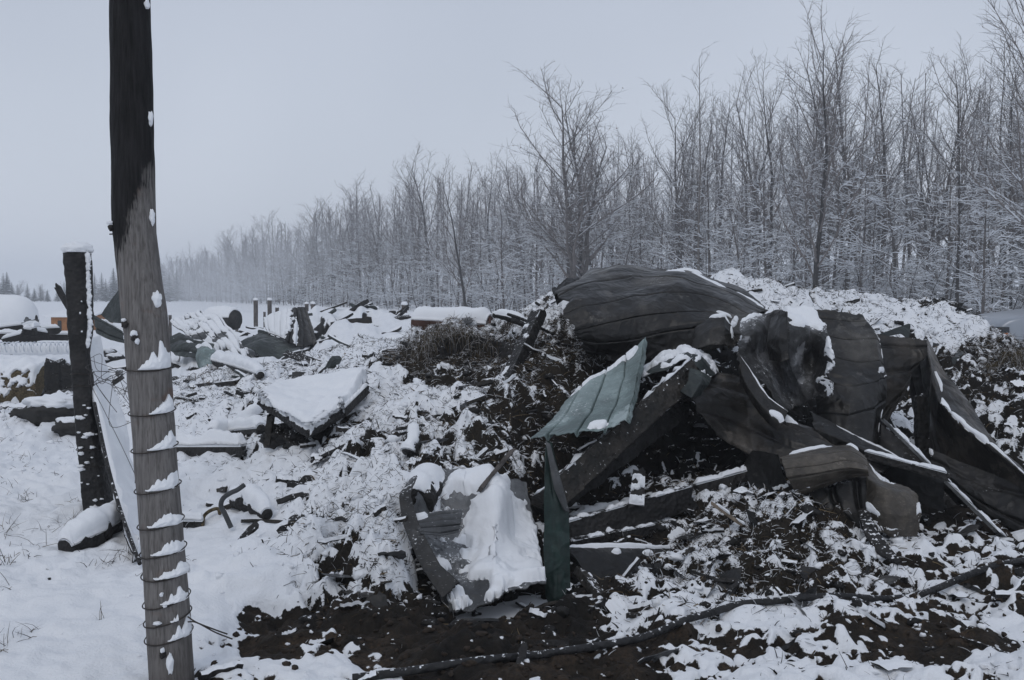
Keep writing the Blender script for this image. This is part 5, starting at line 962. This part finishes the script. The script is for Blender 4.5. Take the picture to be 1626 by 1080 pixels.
# --- parked car at right
def car():
    T = thing('parked_car', (9.75, 17.6, 0), 'silver car parked in the snow at the right edge, front corner showing', 'car')
    prof = [(0,.30),(-.02,.45),(.0,.78),(.05,.92),(.2,1.02),(.5,1.10),(1.05,1.17),(1.5,1.22),(2.0,1.48),(2.5,1.62),(3.4,1.62),(4.0,1.50),(4.55,1.12),(4.75,1.0),(4.82,.6),(4.8,.3)]
    prof = np.array(prof); xs = np.linspace(0, 4.8, 90); top = np.interp(xs, np.maximum.accumulate(prof[1:-1, 0]+np.arange(len(prof)-2)*1e-5), prof[1:-1, 1]); yw = 17.6
    g = []
    for x, zt in zip(xs, top):
        inset = .10*max(0, 1-x/.5)**2+.08*max(0, (x-4.3)/.5)**2; row = []
        wl = 1.0 if zt > 1.12 else zt-.05
        for (fy, zz_) in ((0.02,.32),(0,.5),(0,.75),(.02,min(wl,zt)*.97),(.10 if zt < 1.12 else .2, zt*.98),(.3,zt),(.9,zt+.02),(1.5,zt),(1.7 if zt < 1.12 else 1.6,zt*.98),(1.78,min(wl,zt)*.97),(1.8,.75),(1.8,.5),(1.78,.32)):
            row.append((9.75+x, yw+fy+(inset if fy < .9 else -inset), zz_))
        g.append(row)
    g = np.array(g); g = np.swapaxes(cr(np.swapaxes(g, 0, 1), 60), 0, 1)
    f = gfaces(90, 60); q = g.reshape(-1, 3)[f].mean(1); cut = np.zeros(len(f), bool)
    for wx in (.85, 3.75): cut |= ((q[:, 0]-9.75-wx)**2+(q[:, 2]-.34)**2 < .39**2) & (np.abs(q[:, 1]-yw-.9) > .7)
    mesh_np('body', g.reshape(-1, 3), f[~cut], CARP, T)
    m = MB(); c = g[0].mean(0); m.add(np.concatenate([g[0], [c]]), [[i, i+1, 60, 60] for i in range(59)]); m.build('front_end', CARP, T)
    for wx in (.85, 3.75):
        for wy in (.12, 1.68):
            c = np.array([9.75+wx, yw+wy, .34]); v, f = tube_np([c-[0,.1,0], c+[0,.1,0]], .33, 28, 3); mm = MB(); mm.add(v, f); w_ = mm.build('wheel', TYRE, T)
            v, f = tube_np([c-[0,.106,0], c+[0,.106,0]], .2, 20, 3); mm = MB(); mm.add(v, f); r_ = mm.build('rim', GREYM, T); r_.parent = w_
    for (pn_, x0, x1, z0, z1, mt) in (('marker_light',-.05,.06,.64,.74,ORANGE),('headlight',-.04,.08,.75,.86,GLASSD),('bumper',-.06,.10,.34,.56,DARKP)):
        m = MB(); ys = np.linspace(.0, .28, 6) if pn_ != 'bumper' else np.linspace(.0, 1.8, 12)
        for yi in range(len(ys)-1):
            pr_ = np.array([[x_, yw+y_-(.01), z_] for z_ in (z0, z1) for x_, y_ in ((x0+.08*(ys[yi] < .05), ys[yi]), (x1+.1, ys[yi]), (x1+.1, ys[yi+1]), (x0, ys[yi+1]))])+[9.75,0,0]
            m.add(pr_, [(0,1,5,4),(1,2,6,5),(2,3,7,6),(3,0,4,7),(4,5,6,7),(3,2,1,0)])
        m.build(pn_, mt, T, False)
    m = MB(); m.add(np.array([(11.7,yw+.14,1.08),(13.9,yw+.14,1.08),(13.6,yw+.2,1.45),(12.1,yw+.2,1.45)]), [(0,1,2,3)]); m.build('side_window', GLASSD, T, False)
car()
for o_ in C.objects:
    if o_.name.startswith('parked_car'): o_.location.z += .12

# --- little orange cabin far left
cb = thing('wooden_cabin', P(104,524,40), 'small orange wooden cabin with snow on its roof far away at left', 'cabin')
c0 = P(104, 500, 40); c0[2] = 0; W_, D_, HH = 1.5, 3.5, .72
m = MB(); m.add(np.array([[a_, b_, z_] for z_ in (-.1, HH) for a_, b_ in ((-.35,-.6),(1.5,-.6),(1.5,1.4),(-.35,1.4))])+c0, [(0,1,5,4),(1,2,6,5),(2,3,7,6),(3,0,4,7)]); m.build('wall', CABINW, cb, False)
m = MB(); m.add(np.array([(-.05,-.62,.1),(.12,-.62,.1),(.12,-.62,.5),(-.05,-.62,.5),(-.05,-.59,.1),(.12,-.59,.1),(.12,-.59,.5),(-.05,-.59,.5)])+c0, [(0,1,2,3),(0,4,5,1),(1,5,6,2),(2,6,7,3),(3,7,4,0)]); m.build('window', GLASSD, cb, False)
m = MB(); m.add(np.array([(-1.4,-1.6,1.3),(3.5,-1.6,1.3),(3.5,1,1.7),(-1.0,1,1.7),(-1.4,3.6,1.3),(3.5,3.6,1.3),(-1.4,-1.6,1.4),(3.5,-1.6,1.4),(3.5,1,1.85),(-1.0,1,1.85),(-1.4,3.6,1.4),(3.5,3.6,1.4)])*[.45,.45,.5]+c0, [(0,1,7,6),(6,7,8,9),(9,8,11,10),(0,6,9,3),(3,9,10,4),(1,2,8,7),(2,5,11,8)]); m.build('roof', SNOW, cb, False)

# ---------------------------------------------------------------- trees
def grow(seed, kind):
    r = random.Random(seed); seg = []
    def nrm(v):
        l = math.sqrt(v[0]**2+v[1]**2+v[2]**2); return (v[0]/l, v[1]/l, v[2]/l)
    def branch(p, d, L, r0, lvl, r1=None):
        par = K_[lvl]; n = max(2, int(L/par['seg'])); st = L/n; r1 = r0*.25 if r1 is None else r1; pts = [p]; dirs = []
        for i in range(n):
            w_ = par['wan']; d = nrm((d[0]+r.gauss(0, w_), d[1]+r.gauss(0, w_), d[2]+r.gauss(0, w_)+par['trop'])); q = (p[0]+d[0]*st, p[1]+d[1]*st, p[2]+d[2]*st)
            ra = r0+(r1-r0)*i/n; rb_ = r0+(r1-r0)*(i+1)/n; seg.append((p, q, ra, rb_, lvl)); p = q; pts.append(p); dirs.append(d)
        if lvl+1 < len(K_):
            nx = K_[lvl+1]; cnt = par['kids'](L); 
            for c in range(cnt):
                t = par['t0']+(1-par['t0'])*((c+r.random())/cnt); i = min(n-1, int(t*n)); pp = pts[i]; f_ = t*n-i; qq = pts[i+1]; o = tuple(pp[k_]+(qq[k_]-pp[k_])*f_ for k_ in range(3))
                dd_ = dirs[i]; a = r.uniform(0, 6.283); an = nx['ang'](t, r)
                ax = nrm((math.cos(a), math.sin(a), 0)) if lvl == 0 else nrm((r.gauss(0,1), r.gauss(0,1), r.gauss(0,nx.get('flat',.6))))
                # remove component along dd_
                dp = ax[0]*dd_[0]+ax[1]*dd_[1]+ax[2]*dd_[2]; ax = nrm((ax[0]-dp*dd_[0]+1e-5, ax[1]-dp*dd_[1], ax[2]-dp*dd_[2]))
                nd = nrm(tuple(dd_[k_]*math.cos(an)+ax[k_]*math.sin(an) for k_ in range(3))); LL = nx['len'](t, L, r)
                if LL > .12: branch(o, nd, LL, max(nx['rmin'], min((r0+(r1-r0)*t)*nx['rf'], nx.get('rmax', 1))), lvl+1)
    base = lambda **k_: k_
    if kind == 'upright':
        K_ = [base(seg=.9, wan=.035, trop=.03, t0=.26, kids=lambda L: int(L*1.6)),
              base(seg=.5, wan=.08, trop=.022, t0=.15, kids=lambda L: int(L*3.2), ang=lambda t, q: q.uniform(.5,.95)*(1.15-.5*t), len=lambda t, L, q: (L*.36)*(1-.66*t)*q.uniform(.5,1.2), rf=.45, rmin=.02),
              base(seg=.32, wan=.14, trop=.025, t0=.1, kids=lambda L: int(L*4.2), ang=lambda t, q: q.uniform(.45,.9), len=lambda t, L, q: L*.38*(1.1-.6*t)*q.uniform(.5,1.2), rf=.5, rmin=.010),
              base(seg=.2, wan=.2, trop=.04, t0=.1, kids=lambda L: 0, ang=lambda t, q: q.uniform(.4,.9), len=lambda t, L, q: q.uniform(.25,.75), rf=.5, rmin=.007)]
        branch((0,0,-.3), (0,0,1), 17.5, .17, 0, .02)
    elif kind == 'broad':
        K_ = [base(seg=.8, wan=.035, trop=.03, t0=.16, kids=lambda L: int(L*1.25)),
              base(seg=.5, wan=.07, trop=.045, t0=.18, kids=lambda L: int(L*2.6), ang=lambda t, q: q.uniform(.55,.9)*(1.1-.45*t), len=lambda t, L, q: (L*.58)*(1-.62*t)*q.uniform(.65,1.1), rf=.5, rmin=.03),
              base(seg=.35, wan=.12, trop=.03, t0=.12, kids=lambda L: int(L*3.2), ang=lambda t, q: q.uniform(.4,.8), len=lambda t, L, q: L*.36*(1.1-.6*t)*q.uniform(.5,1.2), rf=.45, rmin=.012),
              base(seg=.22, wan=.2, trop=.02, t0=.1, kids=lambda L: 0, ang=lambda t, q: q.uniform(.4,.9), len=lambda t, L, q: q.uniform(.3,.9), rf=.5, rmin=.008)]
        branch((0,0,-.3), (0,0,1), 16.5, .19, 0, .02)
    elif kind == 'fork':
        K_ = [base(seg=.9, wan=.04, trop=.02, t0=.25, kids=lambda L: int(L*1.9)),
              base(seg=.5, wan=.07, trop=.03, t0=.15, kids=lambda L: int(L*3.0), ang=lambda t, q: q.uniform(.4,.8), len=lambda t, L, q: (L*.42)*(1-.68*t)*q.uniform(.6,1.2), rf=.5, rmin=.022),
              base(seg=.32, wan=.13, trop=.03, t0=.1, kids=lambda L: int(L*4.0), ang=lambda t, q: q.uniform(.4,.8), len=lambda t, L, q: L*.36*(1.1-.6*t)*q.uniform(.5,1.2), rf=.5, rmin=.010),
              base(seg=.2, wan=.2, trop=.04, t0=.1, kids=lambda L: 0, ang=lambda t, q: q.uniform(.4,.9), len=lambda t, L, q: q.uniform(.25,.7), rf=.5, rmin=.007)]
        for q in range(r.choice((2,3,3))):
            a = r.uniform(0,6.28); branch((math.cos(a)*.15, math.sin(a)*.15, -.3), nrm((math.cos(a)*.12, math.sin(a)*.12, 1)), r.uniform(14,17.5), r.uniform(.10,.15), 0, .02)
    elif kind == 'slender':
        K_ = [base(seg=1.0, wan=.02, trop=.03, t0=.35, kids=lambda L: int(L*1.7)),
              base(seg=.4, wan=.08, trop=.03, t0=.15, kids=lambda L: int(L*3.8), ang=lambda t, q: q.uniform(.5,.95)*(1.1-.4*t), len=lambda t, L, q: 3.2*(1-.7*t)*q.uniform(.5,1.2), rf=.35, rmin=.015),
              base(seg=.25, wan=.14, trop=.05, t0=.1, kids=lambda L: int(L*2.5), ang=lambda t, q: q.uniform(.4,.8), len=lambda t, L, q: q.uniform(.4,1.0), rf=.5, rmin=.009),
              base(seg=.2, wan=.2, trop=.04, t0=.1, kids=lambda L: 0, ang=lambda t, q: q.uniform(.4,.9), len=lambda t, L, q: q.uniform(.2,.5), rf=.5, rmin=.007)]
        branch((0,0,-.3), (r.gauss(0,.03),r.gauss(0,.03),1), 17.5, .11, 0, .015)
    elif kind == 'spreading':
        K_ = [base(seg=.7, wan=.05, trop=.02, t0=.10, kids=lambda L: int(L*2.6)),
              base(seg=.4, wan=.08, trop=.012, t0=.12, kids=lambda L: int(L*2.8), ang=lambda t, q: q.uniform(1.0,1.5)-.6*t, len=lambda t, L, q: (1.2+L*.42*(1-t))*q.uniform(.6,1.15), rf=.4, rmin=.018, rmax=.06),
              base(seg=.3, wan=.13, trop=.0, t0=.1, flat=.15, kids=lambda L: int(L*3.6), ang=lambda t, q: q.uniform(.5,.9), len=lambda t, L, q: L*.38*(1.1-.6*t)*q.uniform(.5,1.2), rf=.5, rmin=.012),
              base(seg=.2, wan=.15, trop=-.01, t0=.1, flat=.15, kids=lambda L: 0, ang=lambda t, q: q.uniform(.4,.9), len=lambda t, L, q: q.uniform(.25,.6), rf=.5, rmin=.010)]
        branch((0,0,-.3), (r.gauss(0,.05),r.gauss(0,.05),1), 9, .11, 0, .02)
    elif kind == 'sapling':
        K_ = [base(seg=.5, wan=.06, trop=.01, t0=.05, kids=lambda L: int(L*3.2)),
              base(seg=.35, wan=.09, trop=-.005, t0=.1, kids=lambda L: int(L*3.4), ang=lambda t, q: q.uniform(1.0,1.5)-.4*t, len=lambda t, L, q: (.7+1.9*(1-t))*q.uniform(.6,1.2), rf=.5, rmin=.014, rmax=.03),
              base(seg=.25, wan=.15, trop=-.02, t0=.1, flat=.15, kids=lambda L: 1, ang=lambda t, q: q.uniform(.4,.9), len=lambda t, L, q: q.uniform(.3,.9), rf=.6, rmin=.012),
              base(seg=.2, wan=.15, trop=-.01, t0=.1, flat=.15, kids=lambda L: 0, ang=lambda t, q: q.uniform(.4,.9), len=lambda t, L, q: q.uniform(.2,.5), rf=.5, rmin=.010)]
        branch((0,0,-.2), (r.gauss(0,.12),r.gauss(0,.12),1), 5.5, .045, 0, .012)
    elif kind == 'far':
        K_ = [base(seg=1.6, wan=.02, trop=.03, t0=.2, kids=lambda L: int(L*1.6)),
              base(seg=.9, wan=.08, trop=.03, t0=.1, kids=lambda L: int(L*3.6), ang=lambda t, q: q.uniform(.4,.9)*(1.1-.4*t), len=lambda t, L, q: 4*(1-.7*t)*q.uniform(.5,1.2), rf=.4, rmin=.018),
              base(seg=.7, wan=.1, trop=.02, t0=.1, kids=lambda L: 0, ang=lambda t, q: q.uniform(.4,.8), len=lambda t, L, q: q.uniform(.5,1.4), rf=.5, rmin=.014)]
        branch((0,0,-.3), (r.gauss(0,.03),r.gauss(0,.03),1), 17.5, .13, 0, .02)
    elif kind == 'bush':
        K_ = [base(seg=.5, wan=.1, trop=.0, t0=.05, kids=lambda L: int(L*4)),
              base(seg=.5, wan=.12, trop=-.01, t0=.1, kids=lambda L: int(L*3.0), ang=lambda t, q: q.uniform(.9,1.5), len=lambda t, L, q: (.6+1.3*(1-t))*q.uniform(.6,1.2), rf=.5, rmin=.016, rmax=.03),
              base(seg=.4, wan=.15, trop=-.02, t0=.1, flat=.15, kids=lambda L: 0, ang=lambda t, q: q.uniform(.4,.9), len=lambda t, L, q: q.uniform(.3,.8), rf=.6, rmin=.015)]
        branch((0,0,-.2), (r.gauss(0,.2),r.gauss(0,.2),1), 4, .04, 0, .012)
    return seg
def segs_arr(seg):
    return (np.array([s[0] for s in seg]), np.array([s[1] for s in seg]), np.array([s[2] for s in seg]), np.array([s[3] for s in seg]), np.array([s[4] for s in seg]))
def tree_geo(p0, p1, r0, r1, snow_h, seed=0, hsnow=None, sides4=True, snowt=.014):
    """diamond prisms; material 0 bark, 1 snow on the upper faces of branches that lie flat enough"""
    n = len(p0); d = p1-p0; L = np.linalg.norm(d, axis=1)[:, None]; d = d/(L+1e-9); s = np.cross(d, [0, 0, 1.]); sl = np.linalg.norm(s, axis=1)[:, None]; s = np.where(sl < .05, [1., 0, 0], s/(sl+1e-9)); u = np.cross(s, d)
    r = np.random.default_rng(seed); horiz = 1-np.abs(d[:, 2]); z = p0[:, 2]
    pr_ = np.clip((horiz-.12)*1.9, 0, 1)*hsnow(z); sn = (r.random(n) < pr_)
    st = np.where(sn, snowt*(.6+.8*r.random(n)), 0)
    def ring(p, rad): return np.stack([p-u*rad[:, None], p+s*rad[:, None]*1.0, p+u*(rad+st)[:, None], p-s*rad[:, None]*1.0], 1)
    a = ring(p0, r0); b = ring(p1, r1); v = np.concatenate([a, b], 1).reshape(-1, 3); o = (np.arange(n)*8)[:, None]
    fs = []; ms = []
    for i in range(4):
        fs.append(np.concatenate([o+i, o+(i+1) % 4, o+4+(i+1) % 4, o+4+i], 1)); ms.append(np.where(sn & (i in (1, 2)), 1, 0))
    return v, np.concatenate(fs), np.concatenate(ms)
def tube_geo(p0, p1, r0, r1, sides=7):
    n = len(p0); d = p1-p0; d = d/(np.linalg.norm(d, axis=1)[:, None]+1e-9); s = np.cross(d, [0, .13, 1.]); s /= np.linalg.norm(s, axis=1)[:, None]; u = np.cross(s, d); a = np.linspace(0, 2*math.pi, sides, endpoint=False)
    rg = np.cos(a)[None, :, None]*s[:, None]+np.sin(a)[None, :, None]*u[:, None]; v = np.concatenate([p0[:, None]+rg*r0[:, None, None], p1[:, None]+rg*r1[:, None, None]], 1).reshape(-1, 3); o = (np.arange(n)*2*sides)[:, None]
    return v, np.concatenate([np.concatenate([o+i, o+(i+1) % sides, o+sides+(i+1) % sides, o+sides+i], 1) for i in range(sides)])
LOWS = lambda z: np.clip(1.05-np.clip(z-7, 0, 20)/12, .3, 1)
ALLS = lambda z: np.full(len(z), 1.0)
def make_tree(name, seed, kind, bark, twig, hs, snowt=.014, leaves=0):
    p0, p1, r0, r1, lv = segs_arr(grow(seed, kind)); tr = lv == 0
    T = bpy.data.objects.new(name, None); C.objects.link(T); T['_o'] = [0, 0, 0]
    v, f = tube_geo(p0[tr], p1[tr], r0[tr], r1[tr]); mesh_np('trunk', v, f, bark, T)
    v, f, m_ = tree_geo(p0[~tr], p1[~tr], r0[~tr], r1[~tr], 0, seed, hs, snowt=snowt); mesh_np('crown', v, f, [twig, TWSNOW], T, mi=m_, smooth=False)
    if leaves:
        r = np.random.default_rng(seed); q = np.where(lv >= 2)[0]; q = r.choice(q, leaves); c = p1[q]; a = r.normal(size=(leaves, 3)); a /= np.linalg.norm(a, axis=1)[:, None]; b = np.cross(a, r.normal(size=(leaves, 3))); b /= np.linalg.norm(b, axis=1)[:, None]; s = r.uniform(.03, .06, (leaves, 1))
        v = np.stack([c-a*s, c+b*s*.6, c+a*s, c-b*s*.6], 1).reshape(-1, 3); mesh_np('dry_leaves', v, np.arange(leaves*4).reshape(-1, 4), LEAF, T, smooth=False)
    return T
protos = {'bare_tree': [make_tree('bare_tree', s, k_, b, TWIG, LOWS, .012, lf) for s, k_, b, lf in ((1,'upright',BARK,60),(2,'upright',BARK_D,0),(3,'fork',BARK,40),(4,'fork',BARK,0),(5,'slender',BARK_L,0),(6,'slender',BARK,0),(7,'slender',BARK_D,0),(8,'broad',BARK_D,60),(9,'broad',BARK,120))],
          'snowy_tree': [make_tree('snowy_tree', s, 'spreading', BARK, TWIG, ALLS, .022, lf) for s, lf in ((11,200),(12,0),(13,60))],
          'snowy_sapling': [make_tree('snowy_sapling', s, 'sapling', BARK_D, TWIG, ALLS, .024, lf) for s, lf in ((21,0),(22,50),(23,0))]}
used = set()
def place(T, x, y, z, sc, rz, label, cat, group=None, tilt=(0, 0), sxy=None):
    if T.name not in used: used.add(T.name); o = T
    else:
        o = T.copy(); C.objects.link(o)
        for ch in [c for c in T.children]:
            q = ch.copy(); C.objects.link(q); q.parent = o
    s2 = sc if sxy is None else sxy
    o.location = (x, y, z); o.scale = (s2, s2, sc); o.rotation_euler = (tilt[0], tilt[1], rz); tag(o, label, cat, group); return o
# forest edge: pixel column -> distance; silhouette row
EX = [0, 200, 280, 400, 500, 650, 780, 900, 1100, 1300, 1626, 1800]; ED = [420, 380, 300, 190, 145, 108, 92, 80, 64, 56, 46, 42]
pxg = np.linspace(1850, 256, 400); wg = np.interp(pxg, EX, ED)**.75; cg = np.concatenate([[0], np.cumsum(wg)]); cg = cg[:-1]/cg[-1]
def pxt(t): return float(np.interp(t, cg, pxg))
TX = [200, 270, 300, 350, 400, 450, 500, 560, 600, 650, 700, 750, 830, 905, 960, 1050, 1110, 1200, 1300, 1400, 1480, 1600, 1800]; TY = [425, 412, 398, 388, 362, 352, 338, 305, 296, 272, 274, 278, 262, 245, 235, 215, 175, 140, 125, 118, 115, 105, 60]
rf = np.random.default_rng(77); pyr = random.Random(5)
def hgt(px, d, top): return (470-top)*d/F+H
# named trees first
def named(pr, px, top, d, label, cat, rz=0, tilt=(0,0), sxy=None, base=17.5):
    x, y, _ = P(px, 470, d); h_ = hgt(px, d, top); s = h_/base; return place(pr, x, y, 0, s, rz, label, cat, None, tilt, sxy)
bt = protos['bare_tree']; stt = protos['snowy_tree']; sap = protos['snowy_sapling']
named(bt[8], 914, 166, 58, 'broad many-stemmed bare tree above the left end of the roof sheet', 'tree', 1.0, base=16.5, sxy=1.4)
named(bt[2], 902, 190, 60, 'slighter bare tree crossing crowns with the broad many-stemmed tree', 'tree', 2.0, base=17, sxy=1.4)
named(bt[7], 925, 185, 62, 'darker broad bare tree close behind the broad many-stemmed tree', 'tree', 3.3, base=16.5, sxy=1.25)
named(bt[4], 1108, 98, 56, 'tallest pale slim tree rising above its neighbours just left of the peak of the woods', 'tree', .4)
named(bt[7], 1292, 55, 44, 'dark-trunked broad tree forming the highest crown of the woods', 'tree', 3.6)
named(bt[6], 1522, 130, 42, 'straight slim tree with a nearly black trunk toward the right edge', 'tree', .9)
named(bt[7], 1700, -60, 30, 'nearest bare tree reaching into the frame at the top right corner', 'tree', 2.0, base=17.5)
named(bt[7], 742, 270, 62, 'dark forked tree in front of the woods left of the pile', 'tree', 2.6, (0, .05))
named(stt[0], 800, 330, 58, 'snowy low tree with a few brown leaves between the forked tree and the many-stemmed tree', 'tree', .5, base=9)
named(stt[1], 1170, 300, 50, 'wide snow-laden tree reaching left above the roof sheet', 'tree', 1.5, base=9)
named(stt[2], 1560, 290, 38, 'snow-laden tree spreading over the right side above the silver car', 'tree', 2.5, base=9)
cnt = 0
for row, (f0, f1, n_) in enumerate([(1.0, 1.12, 68), (1.12, 1.3, 62)]):
    for q in range(n_):
        t = (q+rf.random())/n_; px = pxt(t); d = np.interp(px, EX, ED)*rf.uniform(f0, f1); top = np.interp(px, TX, TY)+rf.normal(14, 24)*np.interp(px, [260, 700, 1200], [.35, .7, 1.2])
        h_ = max(3.5, hgt(px, d, top)); x, y, _ = P(px, 470, d); pr_ = bt[int(rf.choice(9, p=(.13,.08,.12,.12,.13,.12,.08,.10,.12)))]
        place(pr_, x, y, 0, h_/17.2, rf.uniform(0, 6.28), 'bare grey tree in the dense edge of the snowy woods', 'tree', 'bare trees along the edge of the woods', (rf.normal(0,.02), rf.normal(0,.02)), (h_/17.2)*rf.uniform(.9,1.3)*min(1.35, max(1, d/100)))
for q in range(90):
    t = (q+rf.random())/90; px = pxt(t); d = np.interp(px, EX, ED)*rf.uniform(.90, 1.02); x, y, _ = P(px, 470, d); s = rf.uniform(.75, 1.15)
    place(stt[int(rf.integers(3))], x, y, 0, s, rf.uniform(0, 6.28), 'low spreading tree loaded with snow at the edge of the woods', 'tree', 'snow-laden low trees along the edge of the woods')
for q in range(110):
    t = (q+rf.random())/110; px = pxt(t); d = np.interp(px, EX, ED)*rf.uniform(.86, .98); x, y, _ = P(px, 470, d); s = rf.uniform(.6, 1.1)
    place(sap[int(rf.integers(3))], x, y, 0, s, rf.uniform(0, 6.28), 'small sapling with snow on every twig in front of the woods', 'sapling', 'snowy saplings in front of the woods')
# the mass of woods behind, one object
def mass(name, kinds, n, f0, f1, hs, topoff, label, snowt, seed, hfix=None):
    r = np.random.default_rng(seed); vs, fs, ms = [], [], []; N = 0; base_ = [segs_arr(grow(900+seed*10+i, kinds)) for i in range(5)]
    for q in range(n):
        t = (q+r.random())/n; px = pxt(t); d = np.interp(px, EX, ED)*r.uniform(f0, f1); x, y, _ = P(px, 470, d)
        p0, p1, r0, r1, lv = base_[r.integers(5)]; s = hfix*r.uniform(.6,1.3) if hfix else max(3, hgt(px, d, np.interp(px, TX, TY)+abs(r.normal(topoff, 22))*np.interp(px, [260, 700, 1200], [.4, 1, 2.2])))/17.5
        a = r.uniform(0, 6.28); ca, sa = math.cos(a), math.sin(a); Rm = np.array([[ca, sa, 0], [-sa, ca, 0], [0, 0, 1]])
        v, f, m_ = tree_geo((p0@Rm)*s, (p1@Rm)*s, r0*s*max(1, d/90), r1*s*max(1, d/90), 0, q, hs, snowt=snowt); vs.append(v+[x, y, 0]); fs.append(f+N); ms.append(m_); N += len(v)
    o = mesh_np(name, np.concatenate(vs), np.concatenate(fs), [TWIG, TWSNOW], mi=np.concatenate(ms), smooth=False); tag(o, label, 'woods', kind='stuff')
mass('woods', 'far', 165, 1.25, 1.9, LOWS, 14, 'deep mass of bare trees behind the edge of the woods', .02, 1)
mass('undergrowth', 'bush', 420, .95, 1.6, ALLS, 0, 'snow-whitened undergrowth filling the foot of the woods', .035, 2, 1.0)
# conifers far left
def conifer(seed):
    r = np.random.default_rng(seed); T = bpy.data.objects.new('conifer', None); C.objects.link(T); T['_o'] = [0,0,0]
    v, f = tube_np([(0,0,0),(0,0,5),(0,0,10)], [.18,.1,.02], 6, 6); m = MB(); m.add(v, f); m.build('trunk', BARK_D, T)
    vs = []; ms = []
    for z in np.arange(.8, 9.9, .22):
        R_ = 2.1*(1-z/10.2)
        for q in range(12):
            a = r.uniform(0, 6.283); L = R_*r.uniform(.7, 1.1); dr = np.array([math.cos(a), math.sin(a), -.3]); sd_ = np.array([-math.sin(a), math.cos(a), 0])*.16*(1+L*.5)
            c = np.array([0, 0, z]); vs.append([c, c+dr*L*.6+sd_, c+dr*L, c+dr*L*.6-sd_]); ms.append(1 if r.random() < .25 else 0)
    vs = np.array(vs).reshape(-1, 3); mesh_np('crown', vs, np.arange(len(vs)).reshape(-1, 4), [NEEDLE, TWSNOW], T, mi=ms, smooth=False); return T
cf = [conifer(1), conifer(2)]
for q in range(46):
    px = -60+q*7.6+rf.normal(0, 4); d = rf.uniform(230, 300); top = np.interp(px, [-50, 5, 20, 60, 120, 170, 200, 300], [445, 430, 448, 452, 450, 430, 440, 425])+rf.normal(0, 6); x, y, _ = P(px, 470, d); s = hgt(px, d, top)/10
    if px < 300: place(cf[q % 2], x, y, 0, s, rf.uniform(0, 6), 'dark conifer in the distant tree line at far left', 'conifer', 'conifers of the distant tree line', (0, 0), s*2.1)
for q in range(30):
    px = -60+q*11+rf.normal(0, 4); d = rf.uniform(220, 280); top = 455+rf.normal(0, 8); x, y, _ = P(px, 470, d); s = hgt(px, d, top)/17
    place(bt[3+q % 4], x, y, 0, s, rf.uniform(0, 6), 'small bare tree in the distant tree line at far left', 'tree', 'bare trees of the distant tree line', (0, 0), s*2.2)

# ---------------------------------------------------------------- haze
def volbox(name, lo, hi, dens, col, label=None):
    m = bpy.data.materials.new(name); m.use_nodes = True; t = m.node_tree; t.nodes.clear(); o_ = t.nodes.new('ShaderNodeOutputMaterial'); v_ = t.nodes.new('ShaderNodeVolumePrincipled')
    v_.inputs['Density'].default_value = dens; v_.inputs['Color'].default_value = (*col, 1); v_.inputs['Anisotropy'].default_value = .2; t.links.new(v_.outputs[0], o_.inputs['Volume'])
    b = MB(); b.add(np.array([[x, y, z] for z in (lo[2], hi[2]) for x, y in ((lo[0],lo[1]),(hi[0],lo[1]),(hi[0],hi[1]),(lo[0],hi[1]))]), [(3,2,1,0),(4,5,6,7),(0,1,5,4),(1,2,6,5),(2,3,7,6),(3,0,4,7)])
    o = b.build(name, m, None, False); tag(o, label or 'thin winter haze over the whole field', 'haze', kind='stuff'); return o
volbox('haze', (-2600, -900, -2), (2600, 900, 30), .0017, (.9, .93, .97))
def smoke(c, r3, dens, lab):
    o = blob(c, r3, c[0], 'smoke', None, None, 20, 28, .25); o.data.flip_normals(); m = bpy.data.materials.new('smoke'); m.use_nodes = True; t = m.node_tree; t.nodes.clear(); o_ = t.nodes.new('ShaderNodeOutputMaterial'); v_ = t.nodes.new('ShaderNodeVolumePrincipled')
    v_.inputs['Density'].default_value = dens; v_.inputs['Color'].default_value = (.9, .92, .95, 1); t.links.new(v_.outputs[0], o_.inputs['Volume']); o.data.materials.clear(); o.data.materials.append(m); tag(o, lab, 'smoke', kind='stuff')
for (x, y, d, rx, rz, dn, lb) in ((330, 455, 90, 7, 3.2, .035, 'thin pale smoke drifting low before the left end of the woods'), (400, 425, 85, 5, 3.6, .03, 'faint smoke rising before the woods behind the tent-shaped sheet'), (480, 400, 80, 4.5, 3.2, .025, 'last wisp of smoke fading before the woods left of centre')):
    smoke(P(x, y, d), (rx, rx*.8, rz), dn, lb)
for o in list(bpy.data.objects):
    if '_o' in o: del o['_o']
